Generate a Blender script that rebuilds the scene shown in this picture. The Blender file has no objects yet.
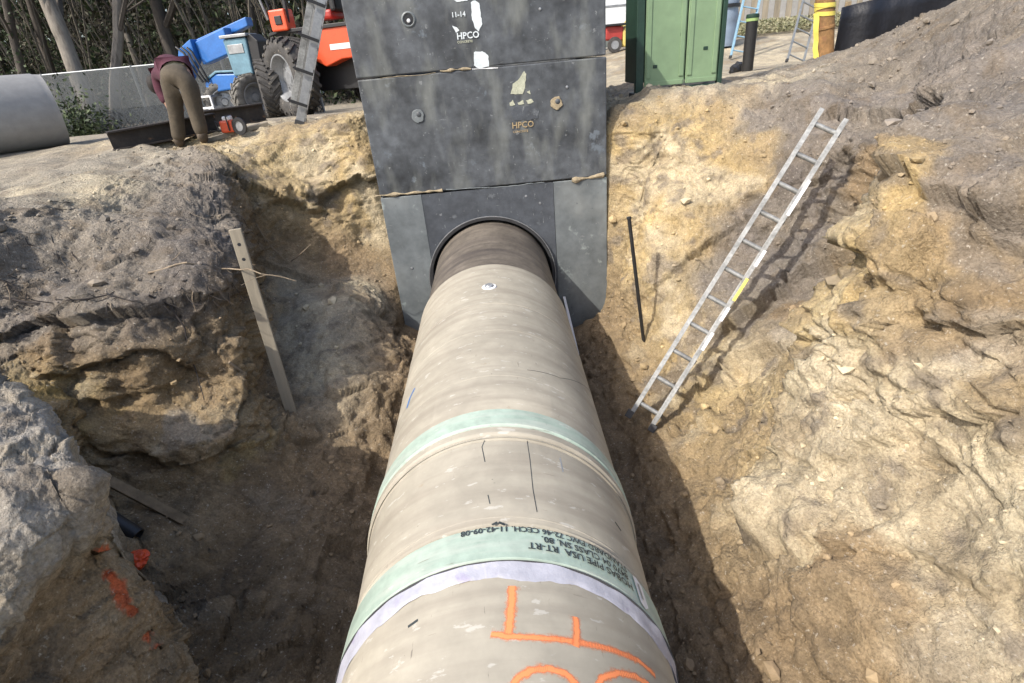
import bpy, bmesh, math, random
import numpy as np
from mathutils import Vector, Matrix, noise as mnoise
from mathutils.bvhtree import BVHTree
rnd = random.Random(7); npr = np.random.RandomState(3)
C = bpy.context.scene.collection
PI = math.pi

# ------------------------------------------------------------------ camera maths
F = 540.; CX, CY = 512., 341.5; NX, NY = 98., 1029.; NN = math.hypot(NX, NY)
PITCH = math.atan(F/NN); ROLL = math.atan2(NX, NY); H = 0.8
def ray(u, v):
    a = u-CX; b = v-CY
    dn = (a*NX+b*NY)/NN; rt = (a*NY-b*NX)/NN
    cp, sp = math.cos(PITCH), math.sin(PITCH)
    return Vector((rt/F, cp-dn/F*sp, -sp-dn/F*cp))
def at(u, v, X=None, Y=None, Z=None):
    r = ray(u, v)
    t = Y/r[1] if Y is not None else ((Z-H)/r[2] if Z is not None else X/r[0])
    return Vector((r[0]*t, r[1]*t, H+r[2]*t))

# ------------------------------------------------------------------ object helpers
def tag(o, label=None, cat=None, group=None, kind=None):
    if label: o['label'] = label
    if cat: o['category'] = cat
    if group: o['group'] = group
    if kind: o['kind'] = kind
    return o
def thing(name, label, cat, loc=(0,0,0), group=None):
    o = bpy.data.objects.new(name, None); C.objects.link(o); o.location = loc
    o.empty_display_size = .1
    return tag(o, label, cat, group)
def wloc(o):
    v = Vector((0,0,0))
    while o is not None: v += o.location; o = o.parent
    return v
class MB:
    """collects shapes in world coordinates"""
    def __init__(s): s.v = []; s.f = []; s.m = None
    def add(s, vs, fs):
        n = len(s.v)
        s.v += [tuple(s.m @ Vector(q)) if s.m is not None else tuple(q) for q in vs]
        s.f += [tuple(i+n for i in f) for f in fs]
    def box(s, c, d, M=None):
        c = Vector(c); h = Vector(d)/2
        vs = [Vector((x*h.x, y*h.y, z*h.z)) for x in (-1,1) for y in (-1,1) for z in (-1,1)]
        if M is not None: vs = [M @ q for q in vs]
        s.add([q+c for q in vs], [(0,1,3,2),(4,6,7,5),(0,4,5,1),(2,3,7,6),(0,2,6,4),(1,5,7,3)])
        return s
    def beam(s, a, b, w, h, up=(0,0,1)):
        a = Vector(a); b = Vector(b); d = (b-a); L = d.length; d.normalize()
        up = Vector(up); x = d.cross(up)
        if x.length < 1e-4: x = d.cross(Vector((1,0,0)))
        x.normalize(); u = x.cross(d).normalized()
        M = Matrix((x, d, u)).transposed()
        return s.box((a+b)/2, (w, L, h), M)
    def tube(s, pts, r, n=10, cap=True):
        pts = [Vector(p) for p in pts]
        rs = r if isinstance(r, (list, tuple)) else [r]*len(pts)
        vs = []; prev = None
        for i, p in enumerate(pts):
            t = (pts[min(i+1, len(pts)-1)]-pts[max(i-1, 0)]).normalized()
            if prev is None:
                x = t.cross(Vector((0,0,1)))
                if x.length < 1e-3: x = t.cross(Vector((1,0,0)))
            else: x = prev - t*prev.dot(t)
            x.normalize(); prev = x; y = t.cross(x)
            for k in range(n):
                a = 2*PI*k/n
                vs.append(p + (x*math.cos(a)+y*math.sin(a))*rs[i])
        fs = [(i*n+k, i*n+(k+1)%n, (i+1)*n+(k+1)%n, (i+1)*n+k) for i in range(len(pts)-1) for k in range(n)]
        if cap: fs += [tuple(range(n-1, -1, -1)), tuple((len(pts)-1)*n+k for k in range(n))]
        s.add(vs, fs); return s
    def lathe(s, prof, c, axis=(0,0,1), n=32, closed=False):
        """prof: (radius, offset along axis)"""
        ax = Vector(axis).normalized(); x = ax.cross(Vector((0,0,1)))
        if x.length < 1e-3: x = Vector((1,0,0))
        x.normalize(); y = ax.cross(x); c = Vector(c); vs = []
        for (r, h) in prof:
            for k in range(n):
                a = 2*PI*k/n; vs.append(c + ax*h + (x*math.cos(a)+y*math.sin(a))*r)
        m = len(prof)
        fs = [(i*n+k, i*n+(k+1)%n, ((i+1)%m)*n+(k+1)%n, ((i+1)%m)*n+k) for i in range(m if closed else m-1) for k in range(n)]
        s.add(vs, fs); return s
    def prism(s, poly, a, b):
        """poly: list of 2D tuples mapped by a(p)->front, b(p)->back"""
        n = len(poly); vs = [a(p) for p in poly]+[b(p) for p in poly]
        s.add(vs, [tuple(range(n)), tuple(range(2*n-1, n-1, -1))]+[(i, i+n, (i+1)%n+n, (i+1)%n) for i in range(n)])
        return s
    def build(s, name, mat, parent=None, smooth=False, bevel=0, seg=2):
        me = bpy.data.meshes.new(name)
        o0 = wloc(parent) if parent is not None else Vector((0,0,0))
        me.from_pydata([(q[0]-o0.x, q[1]-o0.y, q[2]-o0.z) for q in s.v], [], s.f)
        bm = bmesh.new(); bm.from_mesh(me); bmesh.ops.recalc_face_normals(bm, faces=bm.faces); bm.to_mesh(me); bm.free()
        me.materials.append(mat)
        if smooth:
            me.polygons.foreach_set('use_smooth', [True]*len(me.polygons))
            try: me.set_sharp_from_angle(angle=math.radians(40))
            except Exception: pass
        o = bpy.data.objects.new(name, me); C.objects.link(o)
        if parent is not None: o.parent = parent
        if bevel:
            b = o.modifiers.new('bevel', 'BEVEL'); b.width = bevel; b.segments = seg; b.limit_method = 'ANGLE'
        return o

# ------------------------------------------------------------------ materials
def mat(name, col, rough=.6, metal=0, var=.15, scale=8, bump=.2, bscale=40, spots=None, spot_t=.62, spot_scale=6,
        attr=False, stretch=(1,1,1), bdist=.01, coat=0, streak=None, grit=False, scratch=None):
    m = bpy.data.materials.new(name); m.use_nodes = True; nt = m.node_tree; N = nt.nodes; L = nt.links
    b = N['Principled BSDF']; b.inputs['Roughness'].default_value = rough; b.inputs['Metallic'].default_value = metal
    b.inputs['Coat Weight'].default_value = coat
    tc = N.new('ShaderNodeTexCoord'); mp = N.new('ShaderNodeMapping'); mp.inputs['Scale'].default_value = stretch
    L.new(tc.outputs['Object'], mp.inputs['Vector']); vec = mp.outputs['Vector']
    def nz(sc, det=6, ro=.6):
        n = N.new('ShaderNodeTexNoise'); n.inputs['Scale'].default_value = sc; n.inputs['Detail'].default_value = det
        n.inputs['Roughness'].default_value = ro; L.new(vec, n.inputs['Vector']); return n.outputs['Fac']
    def ramp(src, a, b_):
        r = N.new('ShaderNodeMapRange'); r.inputs['From Min'].default_value = a; r.inputs['From Max'].default_value = b_
        L.new(src, r.inputs['Value']); return r.outputs['Result']
    def mix(fac, A, B, mode='MIX'):
        x = N.new('ShaderNodeMix'); x.data_type = 'RGBA'; x.blend_type = mode
        for s_, v_ in ((x.inputs[0], fac), (x.inputs[6], A), (x.inputs[7], B)):
            if hasattr(v_, 'links'): L.new(v_, s_)
            elif isinstance(v_, (int, float)): s_.default_value = v_
            else: s_.default_value = (*v_, 1)
        return x.outputs[2]
    if attr:
        a = N.new('ShaderNodeAttribute'); a.attribute_name = 'soil'; base = a.outputs['Color']
    else: base = (col[0], col[1], col[2])
    f = ramp(nz(scale), .3, .7)
    base = mix(f, base, mix(1.0, base, (1-var*1.6,)*3, 'MULTIPLY'))
    f2 = ramp(nz(scale*5), .35, .7)
    base = mix(f2, base, mix(1.0, base, (1-var,)*3, 'MULTIPLY'))
    if spots:
        base = mix(ramp(nz(spot_scale, 8, .65), spot_t, spot_t+.06), base, spots)
    if streak:
        mp2 = N.new('ShaderNodeMapping'); mp2.inputs['Scale'].default_value = streak[1]
        L.new(tc.outputs['Object'], mp2.inputs['Vector'])
        n = N.new('ShaderNodeTexNoise'); n.inputs['Scale'].default_value = 1; n.inputs['Detail'].default_value = 7
        L.new(mp2.outputs['Vector'], n.inputs['Vector'])
        q = ramp(n.outputs['Fac'], streak[2], streak[2]+.25)
        mm = N.new('ShaderNodeMath'); mm.operation = 'MULTIPLY'; mm.inputs[1].default_value = streak[3]; L.new(q, mm.inputs[0])
        base = mix(mm.outputs[0], base, streak[0])
    if scratch:
        for sc3, t3, k3, c3 in scratch:
            m3 = N.new('ShaderNodeMapping'); m3.inputs['Scale'].default_value = sc3; L.new(tc.outputs['Object'], m3.inputs['Vector'])
            n3 = N.new('ShaderNodeTexNoise'); n3.inputs['Scale'].default_value = 1; n3.inputs['Detail'].default_value = 5; n3.inputs['Roughness'].default_value = .65; L.new(m3.outputs['Vector'], n3.inputs['Vector'])
            q3 = N.new('ShaderNodeMath'); q3.operation = 'MULTIPLY'; q3.inputs[1].default_value = k3; L.new(ramp(n3.outputs['Fac'], t3, t3+.04), q3.inputs[0]); base = mix(q3.outputs[0], base, c3)
    if grit:
        base = mix(ramp(nz(75, 4, .7), .36, .60), mix(1.0, base, (.66,.64,.62), 'MULTIPLY'), base)
        base = mix(ramp(nz(48, 3, .6), .62, .72), base, mix(.5, base, (.60,.55,.46)))
        vo = N.new('ShaderNodeTexVoronoi'); vo.feature = 'DISTANCE_TO_EDGE'; vo.inputs['Scale'].default_value = 13; vo.inputs['Randomness'].default_value = 1
        wn = N.new('ShaderNodeTexNoise'); wn.inputs['Scale'].default_value = 6; wn.inputs['Detail'].default_value = 5; L.new(vec, wn.inputs['Vector'])
        va = N.new('ShaderNodeVectorMath'); va.operation = 'MULTIPLY_ADD'; va.inputs[1].default_value = (.35,.35,.35); L.new(wn.outputs['Color'], va.inputs[0]); L.new(vec, va.inputs[2]); L.new(va.outputs[0], vo.inputs['Vector'])
        crack = ramp(vo.outputs['Distance'], .0, .05)
        patch_ = ramp(nz(1.7, 3, .5), .50, .58)
        cm = N.new('ShaderNodeMath'); cm.operation = 'MAXIMUM'; L.new(crack, cm.inputs[0]); L.new(patch_, cm.inputs[1])
    L.new(base, b.inputs['Base Color'])
    if bump:
        bp = N.new('ShaderNodeBump'); bp.inputs['Strength'].default_value = bump; bp.inputs['Distance'].default_value = bdist
        L.new(nz(bscale, 8, .65), bp.inputs['Height']); L.new(bp.outputs['Normal'], b.inputs['Normal'])
        if grit:
            b2 = N.new('ShaderNodeBump'); b2.inputs['Strength'].default_value = .4; b2.inputs['Distance'].default_value = .02
            L.new(cm.outputs[0], b2.inputs['Height']); L.new(b2.outputs['Normal'], bp.inputs['Normal'])
    m['_'] = 1
    return m
M = {}
M['soil'] = mat('soil', (.3,.25,.2), .95, var=.22, scale=5.0, bump=1.0, bscale=30, attr=True, bdist=.03, grit=True)
M['clod'] = mat('clod', (.3,.25,.2), .95, var=.2, scale=6, bump=.7, bscale=40, attr=True, bdist=.01)
M['pipe'] = mat('pipe_grp', (.42,.38,.30), .6, scratch=[((70,9,70),.68,.7,(.12,.10,.08)),((6,75,6),.665,.6,(.17,.14,.105)),((30,30,30),.70,.7,(.10,.085,.065)),((9,22,9),.62,.35,(.62,.60,.54))], var=.16, scale=2.2, bump=.2, bscale=30, spots=(.30,.25,.18), spot_t=.66, spot_scale=5,
               streak=((.24,.21,.165), (1.4,14,1.4), .47, .7), bdist=.004)
M['pipe_dark'] = mat('pipe_dark', (.20,.17,.135), .6, var=.3, scale=4, bump=.3, bscale=20, streak=((.06,.05,.045), (1.,9,1.), .45, .9))
M['mint'] = mat('mint', (.42,.52,.43), .55, scratch=[((70,9,70),.68,.5,(.14,.16,.13)),((6,75,6),.665,.6,(.17,.14,.105)),((30,30,30),.70,.7,(.10,.085,.065)),((9,22,9),.62,.35,(.62,.60,.54))], var=.2, scale=4, bump=.08, bscale=40, streak=((.44,.46,.40), (2.2,26,2.2), .46, .7))
M['tape'] = mat('white_tape', (.40,.40,.45), .4, var=.12, scale=7, bump=.5, bscale=14, bdist=.012, spots=(.30,.28,.36), spot_t=.60, spot_scale=9)
M['rubber'] = mat('rubber', (.05,.05,.052), .7, var=.2, bump=.2)
M['label_white'] = mat('label_white', (.7,.7,.7), .4, var=.05, bump=0)
M['ink'] = mat('ink', (.05,.06,.06), .6, var=.3, bump=0)
M['orange_paint'] = mat('orange_paint', (.86,.20,.055), .6, var=.15, scale=20, bump=.05)
M['blue_paint'] = mat('blue_paint', (.04,.16,.42), .6, var=.1, scale=20, bump=.05)
M['bitumen'] = mat('bitumen', (.130,.142,.156), .5, scratch=[((40,40,7),.655,.55,(.34,.35,.34)),((8,8,45),.67,.45,(.30,.31,.30)),((22,22,22),.68,.7,(.045,.05,.06)),((13,13,13),.66,.5,(.27,.28,.28))],  var=.5, scale=1.8, bump=.25, bscale=25, spots=(.12,.14,.16), spot_t=.62, spot_scale=4,
                  streak=((.27,.28,.25), (4.5,4.5,1.5), .50, .50), bdist=.006)
M['bitumen_pale'] = mat('bitumen_pale', (.19,.21,.215), .5, scratch=[((40,40,7),.655,.55,(.34,.35,.34)),((8,8,45),.67,.45,(.30,.31,.30)),((22,22,22),.68,.7,(.045,.05,.06)),((13,13,13),.66,.5,(.27,.28,.28))], var=.25, scale=2.2, bump=.25, bscale=25, spots=(.25,.28,.27), spot_t=.6, spot_scale=3.5,
                  streak=((.30,.31,.29), (2.5,2.5,1.5), .52, .5), bdist=.006)
M['bitumen_dark'] = mat('bitumen_dark', (.095,.105,.12), .5, scratch=[((40,40,7),.655,.55,(.34,.35,.34)),((8,8,45),.67,.45,(.30,.31,.30)),((22,22,22),.68,.7,(.045,.05,.06)),((13,13,13),.66,.5,(.27,.28,.28))], var=.3, scale=3, bump=.25, bscale=25, spots=(.13,.14,.15), spot_t=.64, spot_scale=6)
M['mortar'] = mat('mortar', (.42,.34,.22), .9, var=.3, scale=20, bump=.8, bscale=40)
M['white_mark'] = mat('white_mark', (.72,.78,.80), .6, var=.15, scale=10, bump=.1)
M['cream_mark'] = mat('cream_mark', (.55,.56,.42), .8, var=.25, scale=20, bump=.3)
M['tan_print'] = mat('tan_print', (.48,.36,.20), .7, var=.3, scale=20, bump=0)
M['alu'] = mat('aluminium', (.44,.44,.42), .48, metal=.35, var=.35, scale=9, bump=.05)
M['wood_grey'] = mat('wood_grey', (.36,.31,.23), .85, var=.25, scale=3, stretch=(1,1,.15), bump=.4, bscale=30)
M['mudwood'] = mat('muddy_wood', (.26,.19,.115), .9, var=.35, scale=5, bump=.6, bscale=30)
M['wood'] = mat('wood', (.40,.30,.18), .85, var=.25, scale=3, bump=.4, bscale=30)
M['black_steel'] = mat('black_steel', (.022,.021,.020), .55, var=.3, bump=.2)
M['rust_beam'] = mat('beam_steel', (.055,.045,.038), .7, metal=.3, var=.3, scale=5, bump=.3, spots=(.16,.09,.05), spot_t=.62)
M['green'] = mat('green_steel', (.215,.315,.18), .55, var=.12, scale=2.0, bump=.08, bscale=10, spots=(.09,.15,.08), spot_t=.70, spot_scale=9,
                streak=((.26,.40,.22), (2,2,.5), .55, .5))
M['green_dark'] = mat('green_dark', (.02,.055,.035), .5, var=.2, bump=.1)
M['concrete'] = mat('concrete', (.34,.33,.31), .75, var=.12, scale=2.5, bump=.2, bscale=40)
M['blue'] = mat('blue_machine', (.025,.16,.50), .4, var=.15, scale=5, bump=.05, coat=.2)
M['blue_pale'] = mat('blue_pale', (.16,.30,.38), .5, var=.2, scale=5, bump=.1)
M['red'] = mat('red_machine', (.68,.085,.025), .4, var=.12, scale=5, bump=.05, coat=.2)
M['red_dull'] = mat('red_dull', (.45,.05,.04), .5, var=.15, scale=5, bump=.05)
M['steel_grey'] = mat('steel_grey', (.40,.41,.42), .45, metal=.5, var=.2, scale=8, bump=.1)
M['black'] = mat('black_part', (.02,.02,.022), .5, var=.2, bump=.1)
M['tyre'] = mat('tyre', (.085,.08,.075), .9, var=.3, scale=10, bump=.3, spots=(.20,.18,.15), spot_t=.58)
M['tyre_dusty'] = mat('tyre_dusty', (.20,.19,.17), .9, var=.3, scale=10, bump=.3)
M['glass'] = mat('dark_glass', (.02,.025,.03), .1, var=.05, bump=0)
M['maroon'] = mat('maroon_cloth', (.085,.018,.035), .9, var=.25, scale=10, bump=.5, bscale=25)
M['trouser'] = mat('brown_cloth', (.095,.075,.05), .9, var=.2, scale=10, bump=.5, bscale=25)
M['shirt'] = mat('pale_shirt', (.62,.55,.36), .9, var=.15, scale=10, bump=.3)
M['skin'] = mat('skin', (.30,.17,.11), .6, var=.1, bump=.05)
M['hair'] = mat('hair', (.02,.015,.012), .8, var=.2, bump=.4)
M['boot'] = mat('boot', (.10,.075,.05), .8, var=.2, bump=.3)
M['rust'] = mat('rusty_post', (.40,.22,.085), .8, var=.35, scale=7, bump=.5, spots=(.22,.11,.05), spot_t=.55)
M['yellow'] = mat('yellow_tape', (.75,.62,.12), .5, var=.12, scale=10, bump=.4, bscale=15)
M['yellow_m'] = mat('yellow_machine', (.70,.55,.16), .5, var=.12, scale=5, bump=.05)
M['black_sheet'] = mat('black_sheet', (.012,.013,.018), .5, var=.3, scale=2, bump=.6, bscale=6, bdist=.03)
M['white'] = mat('white_paint', (.78,.80,.80), .5, var=.06, scale=2, bump=.05)
M['tank'] = mat('tank_blue', (.22,.28,.36), .5, var=.1, scale=3, bump=.05)
M['blue_ladder'] = mat('fibreglass_blue', (.25,.42,.55), .5, var=.1, bump=.05)
M['bark'] = mat('bark', (.27,.24,.20), .95, var=.3, scale=6, bump=.8, bscale=18, stretch=(1,1,.25), bdist=.02, spots=(.10,.085,.07), spot_t=.56)
M['bark_dark'] = mat('bark_dark', (.10,.085,.07), .95, var=.3, scale=6, bump=.8, bscale=18, stretch=(1,1,.25), bdist=.02)
M['root'] = mat('root', (.36,.28,.19), .9, var=.3, bump=.4)
M['root_dark'] = mat('root_dark', (.05,.04,.035), .9, var=.3, bump=.4)
M['galv'] = mat('galvanised', (.33,.345,.35), .45, metal=.5, var=.15, bump=.05)
M['bag'] = mat('orange_plastic', (.80,.10,.03), .35, var=.15, scale=10, bump=.5, bscale=20)
M['hole'] = mat('lifting_recess', (.35,.36,.34), .9, var=.3, scale=30, bump=.5)

def edge_spray(name, col, gain, off):
    m = bpy.data.materials.new(name); m.use_nodes = True; nt = m.node_tree; N = nt.nodes; L = nt.links
    b = N['Principled BSDF']; b.inputs['Base Color'].default_value = (*col, 1); b.inputs['Roughness'].default_value = .6
    tc = N.new('ShaderNodeTexCoord'); n = N.new('ShaderNodeTexNoise'); n.inputs['Scale'].default_value = 55; n.inputs['Detail'].default_value = 8; n.inputs['Roughness'].default_value = .75
    L.new(tc.outputs['Object'], n.inputs['Vector']); a = N.new('ShaderNodeAttribute'); a.attribute_name = 'edge'
    ab = N.new('ShaderNodeMath'); ab.operation = 'ABSOLUTE'; L.new(a.outputs['Fac'], ab.inputs[0])
    su_ = N.new('ShaderNodeMath'); su_.operation = 'SUBTRACT'; su_.inputs[0].default_value = 1; L.new(ab.outputs[0], su_.inputs[1])
    ml = N.new('ShaderNodeMath'); ml.operation = 'MULTIPLY_ADD'; ml.inputs[1].default_value = gain; ml.inputs[2].default_value = off; L.new(su_.outputs[0], ml.inputs[0])
    nn = N.new('ShaderNodeMath'); nn.operation = 'MULTIPLY_ADD'; nn.inputs[1].default_value = 2.2; nn.inputs[2].default_value = -1.1; L.new(n.outputs['Fac'], nn.inputs[0])
    ad = N.new('ShaderNodeMath'); ad.operation = 'ADD'; ad.use_clamp = True; L.new(ml.outputs[0], ad.inputs[0]); L.new(nn.outputs[0], ad.inputs[1]); L.new(ad.outputs[0], b.inputs['Alpha']); return m
def spray_mat(name, col, lo, hi):
    m = bpy.data.materials.new(name); m.use_nodes = True; nt = m.node_tree; N = nt.nodes; L = nt.links
    b = N['Principled BSDF']; b.inputs['Base Color'].default_value = (*col, 1); b.inputs['Roughness'].default_value = .6
    tc = N.new('ShaderNodeTexCoord'); n = N.new('ShaderNodeTexNoise'); n.inputs['Scale'].default_value = 120; n.inputs['Detail'].default_value = 5; n.inputs['Roughness'].default_value = .7
    L.new(tc.outputs['Object'], n.inputs['Vector']); r = N.new('ShaderNodeMapRange'); r.inputs['From Min'].default_value = lo; r.inputs['From Max'].default_value = hi
    L.new(n.outputs['Fac'], r.inputs['Value']); L.new(r.outputs['Result'], b.inputs['Alpha']); return m
M['orange_mist'] = edge_spray('orange_mist', (.80,.27,.11), .9, -.22)
M['orange_coat'] = edge_spray('orange_coat', (.82,.25,.09), 1.7, -.05)
def leafmat(name, c1, c2):
    m = bpy.data.materials.new(name); m.use_nodes = True; nt = m.node_tree; N = nt.nodes; L = nt.links
    b = N['Principled BSDF']; b.inputs['Roughness'].default_value = .7
    tc = N.new('ShaderNodeTexCoord'); n = N.new('ShaderNodeTexNoise'); n.inputs['Scale'].default_value = 3.5; n.inputs['Detail'].default_value = 5
    L.new(tc.outputs['Object'], n.inputs['Vector'])
    r = N.new('ShaderNodeMapRange'); r.inputs['From Min'].default_value = .35; r.inputs['From Max'].default_value = .65
    L.new(n.outputs['Fac'], r.inputs['Value'])
    x = N.new('ShaderNodeMix'); x.data_type = 'RGBA'; x.inputs[6].default_value = (*c1, 1); x.inputs[7].default_value = (*c2, 1)
    L.new(r.outputs['Result'], x.inputs[0]); L.new(x.outputs[2], b.inputs['Base Color'])
    return m
M['ivy'] = leafmat('ivy', (.022,.04,.014), (.06,.08,.026))
M['ivy2'] = leafmat('scrub', (.035,.036,.022), (.09,.08,.048))
M['twig'] = leafmat('twig', (.055,.047,.035), (.115,.10,.075))
M['dry'] = leafmat('dry_grass', (.16,.17,.08), (.34,.31,.20))

def fence_mat(name, col, dens, wire=True, sc=60):
    m = bpy.data.materials.new(name); m.use_nodes = True; nt = m.node_tree; N = nt.nodes; L = nt.links
    b = N['Principled BSDF']; b.inputs['Base Color'].default_value = (*col, 1); b.inputs['Roughness'].default_value = .6
    out = N['Material Output']; tr = N.new('ShaderNodeBsdfTransparent'); mx = N.new('ShaderNodeMixShader')
    tc = N.new('ShaderNodeTexCoord'); mp = N.new('ShaderNodeMapping'); mp.inputs['Rotation'].default_value = (0, PI/4, 0)
    L.new(tc.outputs['Object'], mp.inputs['Vector'])
    sx = N.new('ShaderNodeSeparateXYZ'); L.new(mp.outputs['Vector'], sx.inputs[0])
    def stripe(s):
        a = N.new('ShaderNodeMath'); a.operation = 'MULTIPLY'; a.inputs[1].default_value = sc; L.new(s, a.inputs[0])
        w = N.new('ShaderNodeMath'); w.operation = 'SINE'; L.new(a.outputs[0], w.inputs[0])
        g = N.new('ShaderNodeMath'); g.operation = 'GREATER_THAN'; g.inputs[1].default_value = .72; L.new(w.outputs[0], g.inputs[0])
        return g.outputs[0]
    mxx = N.new('ShaderNodeMath'); mxx.operation = 'MAXIMUM'; L.new(stripe(sx.outputs['X']), mxx.inputs[0]); L.new(stripe(sx.outputs['Z']), mxx.inputs[1])
    add = N.new('ShaderNodeMath'); add.operation = 'MAXIMUM'; L.new(mxx.outputs[0], add.inputs[0]); add.inputs[1].default_value = dens
    L.new(add.outputs[0], mx.inputs[0]); L.new(tr.outputs[0], mx.inputs[1]); L.new(b.outputs[0], mx.inputs[2]); L.new(mx.outputs[0], out.inputs[0])
    return m
M['chain'] = fence_mat('chain_link', (.42,.45,.46), .0)
M['silt'] = fence_mat('silt_fabric', (.035,.042,.048), .8)
M['haze_net'] = fence_mat('netting', (.10,.11,.115), .30, sc=420)

# ------------------------------------------------------------------ noise in numpy
_p = npr.permutation(256); _p = np.concatenate([_p, _p, _p])
_g = npr.normal(size=(256, 3)); _g /= np.linalg.norm(_g, axis=1)[:, None]
def perlin(P):
    P = np.asarray(P, dtype=np.float64); i = np.floor(P).astype(int); f = P-i; i &= 255
    u = f*f*f*(f*(f*6-15)+10)
    res = 0
    for dx in (0, 1):
        for dy in (0, 1):
            for dz in (0, 1):
                h = _p[_p[_p[(i[..., 0]+dx) & 255]+((i[..., 1]+dy) & 255)]+((i[..., 2]+dz) & 255)]
                g = _g[h]
                d = g[..., 0]*(f[..., 0]-dx)+g[..., 1]*(f[..., 1]-dy)+g[..., 2]*(f[..., 2]-dz)
                w = (u[..., 0] if dx else 1-u[..., 0])*(u[..., 1] if dy else 1-u[..., 1])*(u[..., 2] if dz else 1-u[..., 2])
                res = res+w*d
    return res*1.6
def fbm(P, o=4, g=.5):
    s = 0; a = 1; P = np.array(P)
    for k in range(o): s = s+a*perlin(P+k*17.3); P = P*2.03; a *= g
    return s
def ridged(P, o=4, g=.5):
    s = 0; a = 1; P = np.array(P)
    for k in range(o): s = s+a*(1-2*np.abs(perlin(P+k*11.7))); P = P*2.07; a *= g
    return s

# ------------------------------------------------------------------ terrain control net
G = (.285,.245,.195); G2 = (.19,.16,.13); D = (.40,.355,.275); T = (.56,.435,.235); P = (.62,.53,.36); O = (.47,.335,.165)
B = (.35,.255,.15); W = (.40,.295,.165); K = (.31,.225,.135); S = (.48,.42,.31)
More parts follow.
